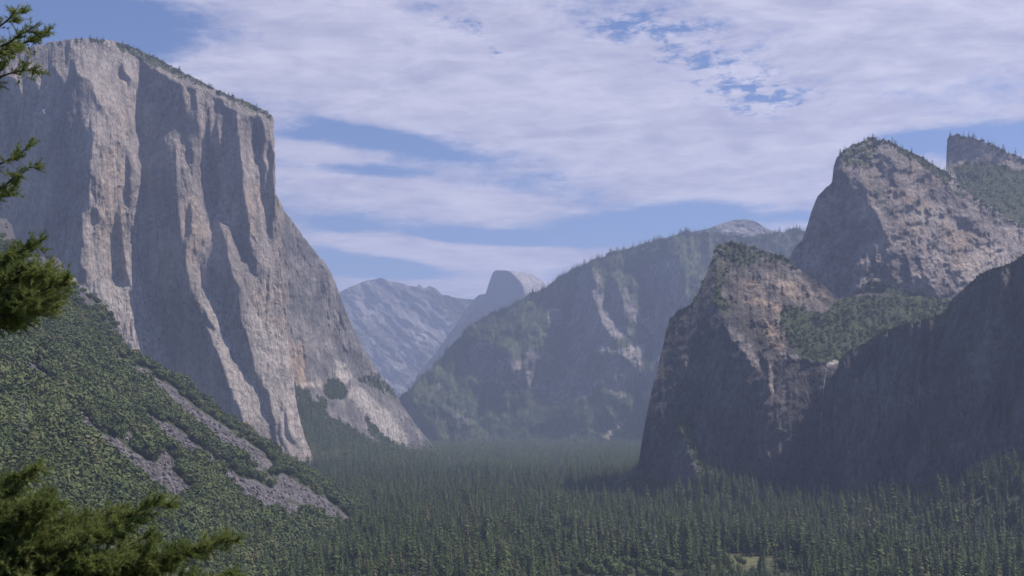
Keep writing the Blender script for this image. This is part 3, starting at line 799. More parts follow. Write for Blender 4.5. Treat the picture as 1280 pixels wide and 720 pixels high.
NW = Layer('cliff', [(1034, 655), (1036, 600), (1039, 540), (1042, 500), (1046, 470), (1049, 449), (1060, 440), (1080, 428), (1105, 413), (1130, 405), (1160, 398), (1180, 391), (1188, 377), (1200, 364), (1215, 351), (1232, 338), (1250, 333), (1265, 328), (1280, 317), (1310, 300), (1400, 262)],
      [(1034, 660), (1400, 660)],
      [(1034, 600, 2290), (1049, 449, 2350), (1180, 391, 2260), (1280, 317, 2150), (1400, 262, 2050), (1034, 660, 2250), (1150, 660, 2020), (1280, 660, 1880), (1400, 660, 1800), (1150, 520, 2110), (1280, 480, 1960), (1070, 560, 2220)],
      zones=[([(1090, 450), (1120, 480), (1150, 520), (1130, 600), (1080, 600), (1075, 520)], -0.5, 0.2), ([(1060, 470), (1085, 500), (1060, 560)], -1.2, -.1)],
      base=(-0.8, 0.14), L=90, relief=[vert_relief(34, 22, 150, 101, 5), crack_relief(22, 16, 100, 106, 4), iso_relief(9, 14, 30, 102, 5), block_relief(12, 18, 60, 103)],
      marks={'veg': ([([(1049, 447), (1105, 410), (1180, 388), (1215, 350), (1290, 310), (1290, 318), (1220, 357), (1185, 398), (1105, 420), (1055, 452)], .5), ([(1030, 665), (1060, 610), (1280, 600), (1280, 665)], .4)], 2)},
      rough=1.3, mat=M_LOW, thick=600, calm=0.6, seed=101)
tag(NW.obj, 'near shaded rock wall falling from the right edge to the forest', 'cliff', None, 'structure')

# ---- left talus slope
ZF = -175.0
def slopeD(X, Y):
    return np.clip(612000.0 / np.maximum(0.78 * (CX - X) - (HY - Y), 60), 300, 6000)
sky_t = [(-200, 190), (-60, 250), (0, 272), (8, 275), (15, 281), (20, 300), (27, 311), (45, 319), (62, 322), (70, 320), (78, 326), (84, 342), (94, 354), (108, 364), (120, 377), (132, 390), (142, 404), (150, 424), (158, 438), (172, 447), (190, 458), (210, 470), (235, 486), (260, 505), (290, 527), (320, 548), (350, 568), (380, 588), (410, 608), (440, 628), (470, 650), (500, 672), (530, 690)]
CH = [[(158, 454), (172, 460), (190, 470), (215, 488), (245, 508), (285, 538), (320, 563), (345, 587), (375, 607), (410, 628), (447, 650), (440, 658), (400, 641), (360, 620), (320, 594), (290, 572), (262, 547), (240, 527), (210, 502), (180, 477)],
      [(180, 518), (200, 526), (225, 538), (245, 556), (280, 584), (310, 600), (350, 618), (383, 645), (376, 653), (350, 642), (320, 630), (290, 607), (255, 579), (225, 557), (200, 541)],
      [(86, 513), (105, 519), (125, 541), (150, 554), (165, 566), (188, 580), (212, 588), (238, 608), (234, 630), (200, 618), (170, 594), (140, 573), (110, 548)],
      [(28, 446), (45, 458), (74, 484), (72, 495), (50, 478), (30, 462)], [(120, 508), (140, 517), (137, 530), (124, 520)], [(150, 530), (160, 540), (175, 560), (165, 560)], [(190, 555), (210, 570), (225, 590), (205, 585)]]
OUT = [[(-30, 255), (0, 272), (20, 296), (28, 316), (20, 335), (-30, 345)], [(136, 398), (146, 408), (154, 432), (158, 446), (153, 466), (146, 460), (146, 436)], [(58, 318), (84, 330), (92, 356), (72, 352)], [(100, 425), (118, 420), (130, 432), (110, 438)], [(196, 498), (206, 500), (204, 507), (197, 505)]]
class Slope(Layer):
    pass


def talus():
    sx = np.array([p[0] for p in sky_t], float)
    sy = np.array([p[1] for p in sky_t], float)
    s = Slope.__new__(Slope)
    s.name = 'hillside'
    st = 1.0
    s.x0, s.y0, s.st = -204.0, 175.0, st
    X, Y = np.meshgrid(np.arange(s.x0, 540, st), np.arange(s.y0, 1420, st))
    s.X, s.Y = X, Y
    D = slopeD(X, Y)
    wx = X + 6 * fbm(X / 9, Y / 9, 151, 4)
    wy = Y + 6 * fbm(X / 9, Y / 9, 161, 4)
    chm = np.zeros(X.shape)
    for p in CH:
        chm = np.maximum(chm, inpoly(wx, wy, p))
    va = X * .78 + Y * .62
    ua = X * .62 - Y * .78
    chm = chm * (fbm(ua / 9, va / 45, 131, 4) > -0.32)
    outm = np.zeros(X.shape)
    for p in OUT:
        outm = np.maximum(outm, inpoly(wx, wy, p))
    chs = blur(chm, 2.0)
    o2 = blur(outm, 2.0)
    # gullies run down the fall line; outcrops stand proud with blocky steps
    u = X * 0.62 + Y * -0.78
    D = D + 42 * fbm(u / 34, (X * .78 + Y * .62) / 190, 112, 4) + 9 * fbm(X / 16, Y / 16, 113, 5)
    D = D + chs * 5 - o2 * 14 + o2 * 16 * facets(X / 7, Y / 9, 114) + chs * 2.5 * facets(X / 4, Y / 3, 115)
    crest = np.clip(1.25 - (Y - np.interp(X, sx, sy)) / (48 + 30 * fbm(X / 25, Y / 25, 122, 3)), 0, 1) * np.clip((165 - X) / 30, 0, 1)
    D = D + crest * (22 * facets(X / 11, Y / 16, 117) + 9 * facets(X / 5, Y / 8, 119))
    s.D = D
    vegv = np.clip(1.0 - chs * 1.8 - o2 * 0.55, 0.02, 1)
    vegv = vegv * (1 - 0.62 * crest * (fbm(X / 14, Y / 14, 121, 3) > -0.1))
    s.attr = {'veg': vegv * 0.85, 'pale': chs * 0.0, 'warm': o2 * 0.12, 'dark': np.clip(crest * 1.2 + blur(inpoly(X, Y, OUT[0]).astype(float), 2), 0, 1) * .8, 'chute': chs, 'crest': crest}
    mx = np.arange(-200, 530.01, 1.0)
    skyv = np.interp(mx, sx, sy) + 3.0 * fbm(mx / 7, mx * 0, 118, 5, 0.6)
    s.skyx, s.skyy = mx, skyv
    botv = np.maximum(np.minimum(1400, HY + 182 * 0.78 * (CX - mx) / (360 - 182)), skyv + 2)
    rows = 900
    v = np.linspace(0, 1, rows)[:, None]
    PY = botv[None] * (1 - v) + skyv[None] * v
    PX = np.repeat(mx[None], rows, 0)
    DD = s.samp(D, PX, PY)
    P = world_pt(PX, PY, DD)
    A = {k: s.samp(a, PX, PY) for k, a in s.attr.items()}
    top = P[-1]
    ex = []
    for j in range(1, 11):
        t = (j / 10) ** 1.5
        Dj = DD[-1] + 320 * t
        ex.append(np.stack([(mx - CX) / F * Dj, Dj, top[:, 2] - (top[:, 2] - ZF + 10) * (0.03 * t ** .5 + 0.97 * t ** 2)], -1))
    P = np.concatenate([P, np.array(ex)], 0)[::-1]
    A = {k: np.concatenate([a, np.repeat(a[-1:], 10, 0)], 0)[::-1] for k, a in A.items()}
    s.obj = grid_mesh('hillside', P, A, M_TALUS)
    LAYERS.append(s)
    return s


TL = talus()
tag(TL.obj, 'steep brushy talus slope with grey boulder chutes descending to the right', 'hillside', None, 'structure')


# ------------------------------------------------------------------ valley ground
def ground_z(x, y):
    x = np.asarray(x, float)
    y = np.asarray(y, float)
    z = np.full(x.shape, ZF)
    z = z + 5 * fbm(x / 260, y / 260, 201, 3)
    # the hill below the overlook
    hill = -1.7 - 0.62 * np.maximum(y + 3, -3) - np.maximum(0, np.abs(x) - 300) * 0.1
    z = np.maximum(z, hill)
    # aprons at the foot of the right-hand cliffs and of the east shoulder
    def apron(cx, cy, h, rx, ry):
        return h * np.exp(-((x - cx) / rx) ** 2 - ((y - cy) / ry) ** 2)
    z = z + apron(900, 1980, 60, 260, 200) + apron(640, 2150, 22, 160, 120) + apron(345, 2290, 44, 80, 70) + apron(800, 1850, 80, 200, 180) + apron(-620, 4250, 60, 300, 700) + apron(1250, 1700, 60, 300, 500)
    return z


gxs = np.concatenate([np.arange(-9000, -1500, 300), np.arange(-1500, 1800, 22), np.arange(1800, 9001, 300)])
gys = np.concatenate([np.arange(-400, 0, 20), np.arange(0, 1200, 20), np.arange(1200, 3200, 16), np.arange(3200, 7000, 60), np.arange(7000, 17001, 400)])
GX, GY = np.meshgrid(gxs, gys)
GZ = ground_z(GX, GY)
mg, t, b = new_mat('forest_floor')
g = t.n('ShaderNodeNewGeometry')
n1 = t.noise(g.outputs['Position'], 0.02, 6, 0.6)
mead = t.attr('meadow')
c = t.mix(t.ramp(n1, 0.35, 0.65), (0.035, 0.045, 0.02), (0.075, 0.075, 0.04))
c = t.mix(mead, c, t.mix(t.ramp(t.noise(g.outputs['Position'], 0.12, 5, 0.6), 0.4, 0.6), (0.08, 0.11, 0.035), (0.20, 0.18, 0.08)))
t.l.new(c, b.inputs['Base Color'])
# a small dry meadow shows through the trees near the bottom of the frame
gpx = GX / np.maximum(GY, 1) * F + CX
MEAD = ((gpx - 928) / 46) ** 2 + ((GY - 1535) / 55) ** 2 < 1 + 1.3 * fbm(GX / 30, GY / 45, 205, 3)
GROUND = grid_mesh('ground', np.stack([GX, GY, GZ], -1), {'meadow': blur(MEAD.astype(float), 1.0)}, mg)
tag(GROUND, 'forested valley floor with a small dry meadow', 'ground', None, 'structure')

# ------------------------------------------------------------------ trees
def leaf_mat(name, c1, c2, c3=None, patch=0.35, trans=0.0, rough=0.7):
    m, t, b = new_mat(name)
    oi = t.n('ShaderNodeObjectInfo')
    g = t.n('ShaderNodeNewGeometry')
    r = t.m('FRACT', t.m('ADD', oi.outputs['Random'], 0.0))
    c = t.mix(t.m('MULTIPLY_ADD', r, 0.7, 0.15), c1, c2)
    if c3:
        c = t.mix(t.ramp(r, 0.86, 0.93, 0, 0.8), c, c3)
    n = t.noise(g.outputs['Position'], 0.9, 3, 0.6)
    c = t.mix(t.ramp(n, 0.35, 0.7, 0.0, 0.3), c, c2)
    big = t.noise(g.outputs['Position'], 0.014, 4, 0.6)
    c = t.mix(t.ramp(big, 0.42, 0.6, 0.0, patch), c, c1)
    t.l.new(c, b.inputs['Base Color'])
    b.inputs['Roughness'].default_value = rough
    return m


M_NEEDLE = leaf_mat('conifer_foliage', (0.058, 0.092, 0.030), (0.160, 0.205, 0.060), (0.19, 0.16, 0.08))
M_OAK = leaf_mat('oak_foliage', (0.064, 0.090, 0.027), (0.132, 0.162, 0.048), (0.15, 0.14, 0.06), patch=0.75)
M_BROAD = leaf_mat('broadleaf_foliage', (0.080, 0.115, 0.035), (0.15, 0.19, 0.055))
M_BARK, t, b = new_mat('bark')
t.l.new(t.mix(t.noise(t.n('ShaderNodeNewGeometry').outputs['Position'], 1.2, 4), (0.06, 0.045, 0.035), (0.14, 0.11, 0.09)), b.inputs['Base Color'])
M_SNAG, t, b = new_mat('dead_wood')
t.l.new(t.mix(t.noise(t.n('ShaderNodeNewGeometry').outputs['Position'], 0.8, 4), (0.16, 0.14, 0.14), (0.36, 0.33, 0.32)), b.inputs['Base Color'])


def trunk_geo(h, r, r2=0.03, seg=6, rows=5, lean=0.0, rr=None):
    V, Fc = [], []
    for j in range(rows):
        t_ = j / (rows - 1)
        for i in range(seg):
            a = 2 * math.pi * i / seg
            q = r + (r2 - r) * t_ + (0.25 * r if j == 0 else 0)
            V.append((q * math.cos(a) + lean * t_ * t_ * h, q * math.sin(a), h * t_))
    for j in range(rows - 1):
        for i in range(seg):
            Fc.append([j * seg + i, j * seg + (i + 1) % seg, (j + 1) * seg + (i + 1) % seg, (j + 1) * seg + i])
    return V, Fc


def conifer_geo(h, R0, seed, bare=0.14, tiers=20, shape=0.85, ragged=0.35):
    """whorls of drooping, jagged boughs"""
    r = random.Random(seed)
    V, Fc = [], []
    for k in range(tiers):
        t_ = bare + (1 - bare) * (k + r.uniform(-.3, .3)) / tiers
        t_ = max(bare, min(0.985, t_))
        u = (t_ - bare) / (1 - bare)
        rad = R0 * ((1 - u) ** shape * 0.93 + 0.07) * min(1, 0.55 + u * 4)
        nb = 7 if u < 0.75 else 5
        a0 = r.uniform(0, 6.28)
        for i in range(nb):
            if r.random() < 0.07:
                continue
            a = a0 + 6.283 * i / nb + r.uniform(-.35, .35)
            L = rad * r.uniform(1 - ragged, 1 + ragged * 0.6)
            z0 = h * t_ + r.uniform(-.02, .02) * h
            ca, sa = math.cos(a), math.sin(a)
            dr = L * r.uniform(.15, .55)
            wdt = L * r.uniform(.28, .42) + 0.25
            base = len(V)
            # spine points and jagged side points
            spine = []
            ns = 4
            for j in range(ns):
                q = (j + 0.3) / (ns - 0.6)
                x_ = L * min(1, q)
                z_ = z0 - dr * q ** 1.4 + 0.18 * L * (1 - q)
                spine.append((x_, z_))
            for j, (x_, z_) in enumerate(spine):
                V.append((x_ * ca, x_ * sa, z_ + 0.16 * wdt))
            for j in range(ns - 1):
                (xa, za), (xb, zb) = spine[j], spine[j + 1]
                for sg in (-1, 1):
                    ww = wdt * (1 - 0.65 * j / ns) * r.uniform(.6, 1.25)
                    xm = xa + (xb - xa) * r.uniform(.5, 1.25)
                    V.append((xm * ca - sg * ww * sa, xm * sa + sg * ww * ca, za - 0.35 * ww))
                    Fc.append([base + j, base + j + 1, len(V) - 1])
                # hanging tuft
                V.append(((xa + xb) / 2 * ca, (xa + xb) / 2 * sa, za - wdt * r.uniform(.5, .95)))
                Fc.append([base + j, base + j + 1, len(V) - 1])
    # leader
    b0 = len(V)
    V += [(0.25, 0, h * 0.94), (-0.13, 0.2, h * 0.94), (-0.13, -0.2, h * 0.94), (0, 0, h * 1.01)]
    Fc += [[b0, b0 + 1, b0 + 3], [b0 + 1, b0 + 2, b0 + 3], [b0 + 2, b0, b0 + 3]]
    return V, Fc


def crown_geo(rx, rz, seed, n=380, leaf=0.55, base=0.5, lobes=5):
    """leaf clumps spread through a lumpy crown"""
    r = random.Random(seed)
    V, Fc = [], []
    cs = [(r.uniform(-.45, .45) * rx, r.uniform(-.45, .45) * rx, base + rz * r.uniform(.35, .95), r.uniform(.45, .7) * rx) for _ in range(lobes)]
    cs.append((0, 0, base + rz * .6, rx * .7))
    for i in range(n):
        cx, cy, cz, cr = cs[i % len(cs)]
        while True:
            p = [r.gauss(0, 1) for _ in range(3)]
            l = math.sqrt(sum(q * q for q in p))
            if l > 0.1:
                break
        p = [q / l for q in p]
        if p[2] < -0.5:
            p[2] *= -0.5
        rr = cr * r.uniform(.72, 1.08)
        c = (cx + p[0] * rr, cy + p[1] * rr, cz + p[2] * rr * rz / rx)
        s = leaf * r.uniform(.6, 1.4)
        n_ = mathutils.Vector((p[0] + r.uniform(-.7, .7), p[1] + r.uniform(-.7, .7), p[2] + r.uniform(-.4, .9))).normalized()
        t1 = n_.orthogonal().normalized()
        t1.rotate(mathutils.Quaternion(n_, r.uniform(0, 6.28)))
        t2 = n_.cross(t1)
        b0 = len(V)
        m_ = r.choice((3, 4, 5))
        for k in range(m_):
            a = 6.283 * k / m_
            q = s * r.uniform(.6, 1.3)
            V.append((c[0] + q * (math.cos(a) * t1.x + math.sin(a) * t2.x), c[1] + q * (math.cos(a) * t1.y + math.sin(a) * t2.y), c[2] + q * (math.cos(a) * t1.z + math.sin(a) * t2.z) + 0.25 * s * (k % 2)))
        Fc.append(list(range(b0, b0 + m_)))
    return V, Fc


def snag_geo(h, seed, nbr=26):
    r = random.Random(seed)
    V, Fc = trunk_geo(h, h * 0.014, 0.06, 6, 6)
    for i in range(nbr):
        z = h * r.uniform(.3, .97)
        a = r.uniform(0, 6.28)
        L = (h - z) * 0.2 + r.uniform(.4, 1.6)
        b0 = len(V)
        q = 0.16
        e = (L * math.cos(a), L * math.sin(a), z + r.uniform(-.5, .2) * L)
        V += [(0, 0, z + q), (0, 0, z - q), e, (q * -math.sin(a), q * math.cos(a), z)]
        Fc += [[b0, b0 + 1, b0 + 2], [b0, b0 + 3, b0 + 2]]
    return V, Fc


CON = []      # (trunk mesh, crown mesh, joined mesh), unit: metres at height 36
for i, (R0, shp, bare, tiers, rg) in enumerate([(5.2, .80, .10, 21, .35), (4.3, .70, .14, 20, .32), (6.2, .95, .08, 20, .4), (4.8, .62, .22, 17, .45), (5.6, .85, .05, 22, .3), (3.7, .75, .16, 19, .4)]):
    h = 36.0
    tv, tf = trunk_geo(h * .97, .5, .05)
    cv, cf = conifer_geo(h, R0, 300 + i, bare, tiers, shp, rg)
    tm = tri_mesh('conifer_trunk', tv, tf, [M_BARK])
    cm = tri_mesh('conifer_crown', cv, cf, [M_NEEDLE])
    jm = tri_mesh('conifer', tv + cv, tf + [[k + len(tv) for k in f] for f in cf], [M_BARK, M_NEEDLE], [0] * len(tf) + [1] * len(cf))
    CON.append((tm, cm, jm))
SMALLCON = []
for i in range(4):
    cv, cf = conifer_geo(36.0, 5.5, 340 + i, .04, 9, .8, .35)
    SMALLCON.append(tri_mesh('small_conifer', cv, cf, [M_NEEDLE]))
DW = []
for i in range(3):
    cv, cf = conifer_geo(17.0, 3.6, 350 + i, .06, 8, .75, .4)
    DW.append(tri_mesh('dwarf_conifer', cv, cf, [M_NEEDLE]))
BUSH = []
for i in range(6):
    tv, tf = trunk_geo(2.6, .28, .12, 5, 3)
    cv, cf = crown_geo(4.6, 4.0, 400 + i, 430, .62, 0.4, 5 + i % 3)
    tm = tri_mesh('oak_trunk', tv, tf, [M_BARK])
    cm = tri_mesh('oak_crown', cv, cf, [M_OAK])
    jm = tri_mesh('oak_bush', tv + cv, tf + [[k + len(tv) for k in f] for f in cf], [M_BARK, M_OAK], [0] * len(tf) + [1] * len(cf))
    BUSH.append((tm, cm, jm))
SMALLBUSH = []
for i in range(3):
    cv, cf = crown_geo(4.6, 3.8, 440 + i, 110, 1.1, 0.2, 4)
    SMALLBUSH.append(tri_mesh('small_bush', cv, cf, [M_OAK]))
BROAD = []
for i in range(3):
    tv, tf = trunk_geo(9, .45, .15, 6, 4)
    cv, cf = crown_geo(6.5, 10.0, 460 + i, 700, .8, 4.0, 8)
    BROAD.append((tri_mesh('broadleaf_trunk', tv, tf, [M_BARK]), tri_mesh('broadleaf_crown', cv, cf, [M_BROAD])))
SNAG = []
for i in range(2):
    v_, f_ = snag_geo(26, 480 + i)
    SNAG.append(tri_mesh('dead_tree', v_, f_, [M_SNAG]))
ROCK = []
for i in range(4):
    import bmesh
    bm = bmesh.new()
    bmesh.ops.create_icosphere(bm, subdivisions=2, radius=1.0)
    rr_ = random.Random(500 + i)
    pl = [(mathutils.Vector((rr_.gauss(0, 1), rr_.gauss(0, 1), rr_.gauss(0, 1))).normalized(), rr_.uniform(.55, .85)) for _ in range(9)]
    for v_ in bm.verts:
        for n_, d_ in pl:
            q = v_.co.dot(n_)
            if q > d_:
                v_.co -= n_ * (q - d_)
        v_.co.z *= .75
    me = bpy.data.meshes.new('boulder')
    bm.to_mesh(me)
    bm.free()
    ROCK.append(me)
M_ROCK, t, b = new_mat('boulder_granite')
oi = t.n('ShaderNodeObjectInfo')
t.l.new(t.mix(oi.outputs['Random'], (0.045, 0.040, 0.042), (0.24, 0.215, 0.21)), b.inputs['Base Color'])
for me in ROCK:
    me.materials.append(M_ROCK)


def scatter(name, P, scl, meshes, idx, label, cat, seed=0, rot=None):
    """one object that instances a few meshes on many points"""
    n = len(P)
    col = bpy.data.collections.new(name + '_shapes')
    for i, me in enumerate(meshes):
        o = bpy.data.objects.new('%s_shape_%02d' % (name, i), me)
        col.objects.link(o)
    me = bpy.data.meshes.new(name)
    me.vertices.add(n)
    me.vertices.foreach_set('co', np.asarray(P, np.float32).reshape(-1))
    r = np.random.default_rng(seed + 5)
    if rot is None:
        rot = np.zeros((n, 3))
        rot[:, 2] = r.uniform(0, 6.283, n)
        rot[:, :2] = r.normal(0, .025, (n, 2))
    scl = np.asarray(scl, float)
    if scl.ndim == 1:
        scl = np.repeat(scl[:, None], 3, 1)
    a = me.attributes.new('scl', 'FLOAT_VECTOR', 'POINT')
    a.data.foreach_set('vector', scl.astype(np.float32).reshape(-1))
    a = me.attributes.new('rot', 'FLOAT_VECTOR', 'POINT')
    a.data.foreach_set('vector', rot.astype(np.float32).reshape(-1))
    a = me.attributes.new('idx', 'INT', 'POINT')
    a.data.foreach_set('value', np.asarray(idx, np.int32))
    o = link(bpy.data.objects.new(name, me))
    ng = bpy.data.node_groups.new(name + '_scatter', 'GeometryNodeTree')
    ng.interface.new_socket('Geometry', in_out='INPUT', socket_type='NodeSocketGeometry')
    ng.interface.new_socket('Geometry', in_out='OUTPUT', socket_type='NodeSocketGeometry')
    N = ng.nodes
    gi, go = N.new('NodeGroupInput'), N.new('NodeGroupOutput')
    ci = N.new('GeometryNodeCollectionInfo')
    ci.inputs['Collection'].default_value = col
    ci.inputs['Separate Children'].default_value = True
    ci.inputs['Reset Children'].default_value = True
    ip = N.new('GeometryNodeInstanceOnPoints')
    ip.inputs['Pick Instance'].default_value = True
    def at(nm, dt):
        q = N.new('GeometryNodeInputNamedAttribute')
        q.data_type = dt
        q.inputs['Name'].default_value = nm
        return q.outputs['Attribute']
    e2r = N.new('FunctionNodeEulerToRotation')
    ng.links.new(at('rot', 'FLOAT_VECTOR'), e2r.inputs[0])
    ng.links.new(gi.outputs[0], ip.inputs['Points'])
    ng.links.new(ci.outputs[0], ip.inputs['Instance'])
    ng.links.new(at('idx', 'INT'), ip.inputs['Instance Index'])
    ng.links.new(e2r.outputs[0], ip.inputs['Rotation'])
    ng.links.new(at('scl', 'FLOAT_VECTOR'), ip.inputs['Scale'])
    ng.links.new(ip.outputs[0], go.inputs[0])
    md = o.modifiers.new('scatter', 'NODES')
    md.node_group = ng
    return tag(o, label, cat, None, 'stuff')


def plant(name, parts, loc, scl, rz, label, cat, group=None):
    """a tree of its own: an empty at its foot, parts sharing their meshes"""
    root = link(bpy.data.objects.new(name, None))
    root.location = loc
    root.rotation_euler = (0, 0, rz)
    root.scale = scl if hasattr(scl, '__len__') else (scl,) * 3
    root.empty_display_size = 1
    for pn, me in parts:
        o = link(bpy.data.objects.new(pn, me))
        o.parent = root
    return tag(root, label, cat, group)


# -- valley forest
r = np.random.default_rng(77)
pts = []
def jgrid(x0, x1, y0, y1, d):
    xs = np.arange(x0, x1, d)
    ys = np.arange(y0, y1, d)
    A, B = np.meshgrid(xs, ys)
    return np.stack([A + r.normal(0, .75, A.shape) * d, B + r.normal(0, .75, A.shape) * d], -1).reshape(-1, 2)
p = np.concatenate([jgrid(-1000, 1200, 1180, 2500, 9.8), jgrid(-800, 500, 2500, 3800, 12.5), jgrid(-1300, 900, 3800, 7000, 19.0)])
p = p[r.random(len(p)) < 0.97]
pz = ground_z(p[:, 0], p[:, 1])
sx_ = p[:, 0] / p[:, 1] * F + CX
sy_ = HY - pz / p[:, 1] * F
keep = (sx_ > -40) & (sx_ < 1330)
thin = fbm(p[:, 0] / 60, p[:, 1] / 60, 211, 4)
keep &= thin > -0.42
# trees above the talus toe stand on the slope instead
slope_z = ZF + 0.78 * (-237 - p[:, 0])
keep &= ~((p[:, 0] < -232) & (p[:, 1] < 2125))
edge_ = 18 * fbm(p[:, 1] / 30, p[:, 0] / 30, 213, 3)
keep &= ~(((sx_ - 928) / 56) ** 2 + ((p[:, 1] - 1515) / 85) ** 2 < 1 + 1.2 * fbm(p[:, 0] / 35, p[:, 1] / 50, 213, 3))
keep &= ~((sx_ + edge_ > 690) & (sx_ + edge_ < 870) & (p[:, 1] < 1440 + 2 * edge_))
hgt = 33 * (0.62 + 0.66 * r.random(len(p)) ** 1.4) * (1 + 0.28 * fbm(p[:, 0] / 70, p[:, 1] / 70, 212, 3))
hgt = np.clip(hgt * r.uniform(.62, 1.12, len(hgt)), 12, 46)
big_ = r.random(len(p)) < 0.03
hgt[big_] *= 1.3
topy = HY - (pz + hgt) / p[:, 1] * F
keep &= visible(sx_, topy, p[:, 1] - 15)
low_ = (sx_ > 690) & (sx_ < 1000) & (p[:, 1] < 1420)
hgt[low_] = np.minimum(hgt[low_], 17)
p, pz, hgt, sx_, topy = p[keep], pz[keep], hgt[keep], sx_[keep], topy[keep]
FP = np.column_stack([p[:, 0], p[:, 1], pz - 0.5])
# -- conifers low on the talus slope
x, y, D = TL.pts(2600, poly=[(-40, 600), (60, 590), (150, 600), (230, 634), (290, 640), (350, 655), (420, 655), (480, 668), (480, 740), (-40, 830)], seed=5)
k = r.random(len(x)) < np.clip((y - 585) / 110, 0.2, 1) * 0.62
x, y, D = x[k], y[k], D[k]
SP = world_pt(x, y, D)
SP[:, 2] -= 1.0
sh_ = r.uniform(17, 31, len(x))
NP_ = np.concatenate([FP, SP])
NH = np.concatenate([hgt, sh_])
onslope = np.concatenate([np.zeros(len(FP), bool), np.ones(len(SP), bool)])
nx = NP_[:, 0] / NP_[:, 1] * F + CX
ntop = HY - (NP_[:, 2] + NH) / NP_[:, 1] * F
nbot = HY - NP_[:, 2] / NP_[:, 1] * F
seen = np.where((nx > 2) & (nx < 1278), np.clip(np.minimum(nbot, 720) - ntop, 0, None), 0)
# hidden share: trees in front are taller in the frame, so rank by the crown height that is inside it
order = np.argsort(-seen * r.uniform(.93, 1.07, len(seen)))
near = np.zeros(len(seen), bool)
near[order[:296]] = True
typ = r.integers(0, 6, len(NP_))
wid = r.uniform(.95, 1.75, len(NP_))
for i in np.where(near)[0]:
    tm, cm, _ = CON[typ[i]]
    k = NH[i] / 36
    look = ('broad drooping', 'slender dark', 'wide ragged', 'thin gappy', 'full dense', 'very narrow')[typ[i]]
    hw = 'tall' if NH[i] > (24 if onslope[i] else 36) else 'shorter'
    if onslope[i]:
        where = 'behind the low pine boughs' if nx[i] < 230 else 'under the foot of the boulder chutes'
        lab, grp = '%s %s conifer on the talus slope %s' % (hw, look, where), 'conifers on the lower talus slope'
    else:
        where = ('beside the talus toe' if nx[i] < 520 else 'midway between talus toe and meadow' if nx[i] < 700 else 'near the dry meadow' if nx[i] < 1010 else 'below the shaded right wall')
        lab, grp = '%s %s conifer in the front rank %s' % (hw, look, where), 'conifers in the nearest ranks of the valley forest'
    plant('conifer_tree', (('trunk', tm), ('crown', cm)), NP_[i], (k * wid[i], k * wid[i], k), r.uniform(0, 6.28), lab, 'tree', grp)
far = ~near
D_ = NP_[:, 1]
mid = far & (D_ < 3600)
vfar = far & (D_ >= 3600)
s3 = np.column_stack([NH / 36 * wid, NH / 36 * wid, NH / 36])
tsel = typ.copy()
oakish = (r.random(len(typ)) < np.clip(.14 + .35 * fbm(NP_[:, 0] / 120, NP_[:, 1] / 120, 214, 3), 0, 1))
tsel[oakish] = 6 + typ[oakish] % 2
tsel[r.random(len(typ)) < .018] = 8
s3[oakish] = (NH[oakish] / 36 * 2.3 * r.uniform(.7, 1.1, oakish.sum()))[:, None]
scatter('forest', NP_[mid], s3[mid], [c_[2] for c_ in CON] + [BUSH[0][2], BUSH[3][2], SNAG[1]], tsel[mid], 'dense mass of dark conifers filling the valley floor', 'forest', 1)
s4 = np.column_stack([NH / 36 * wid, NH / 36 * wid, NH / 36])
s4[:, :2] *= 1.3
s4 *= np.random.default_rng(8).uniform(.8, 1.3, len(s4))[:, None]
scatter('forest', NP_[vfar], s4[vfar], SMALLCON, typ[vfar] % 4, 'hazy distant conifers where the valley floor meets the ridge', 'forest', 2)
print('trees', mid.sum(), vfar.sum())

# -- oak brush on the talus slope
x, y, D = TL.pts(200000, box=(-120, 520, 240, 800), attr='veg', seed=9)
ch_ = np.maximum.reduce([TL.samp(TL.attr['chute'], x + a_, y + b_) for a_, b_ in ((0, 0), (0, -6), (4, -3), (-3, 2))])
k = (y < 760) & (fbm(x / 14 + 3, y / 9, 79, 4) > -0.48) & (TL.samp(TL.attr['crest'], x, y) * 1.1 < r.uniform(0.1, 1.25, len(x))) & ((ch_ < 0.45 + 0.3 * fbm(x / 6, y / 6, 77, 2)) | ((ch_ > .2) & (r.random(len(x)) < 0.012)))
x, y, D = x[k], y[k], D[k]
BP = world_pt(x, y, D)
BP[:, 2] -= 1.0
bs = (.6 + 2.0 * r.random(len(x)) ** 2.6) * (1 + .4 * fbm(x / 18, y / 18, 78, 3))  * np.where(y < 440, 0.85, 1.0)
# pack along: bigger crowns win, drop ones too close to earlier
cell = {}
kp = []
for i in np.argsort(-bs):
    a, b_ = BP[i, 0], BP[i, 1]
    ci = (int(a // 7.5), int(b_ // 10))
    if ci in cell:
        continue
    cell[ci] = 1
    kp.append(i)
kp = np.array(kp)
x, y, D, BP, bs = x[kp], y[kp], D[kp], BP[kp], bs[kp]
inside = (x > 5) & (y < 700) & (y > TL.skyat(x) + 4)
score = np.where(inside, bs / D, 0)
o_ = np.argsort(-score)
nb_ = np.zeros(len(x), bool)
nb_[o_[:290]] = True
bt = r.integers(0, 6, len(x))
for i in np.where(nb_)[0]:
    plant('oak_bush', (('trunk', BUSH[bt[i]][0]), ('crown', BUSH[bt[i]][1])), BP[i], (bs[i] * 1.05, bs[i] * 1.05, bs[i] * r.uniform(.8, 1.1)), r.uniform(0, 6.28),
          '%s live oak on the talus slope, %s' % (('broad flat', 'tall rounded', 'lumpy dense', 'squat wide', 'lopsided', 'even round')[bt[i]],
          'high up near the rocky crest' if y[i] < 470 else 'left of the chutes' if x[i] < 90 else 'below the boulder chutes' if y[i] > 560 + .55 * (x[i] - 150) else 'between the boulder chutes' if y[i] > 470 + .68 * (x[i] - 180) else 'along the crest above the longest chute'),
          'tree', 'large oaks on the talus slope')
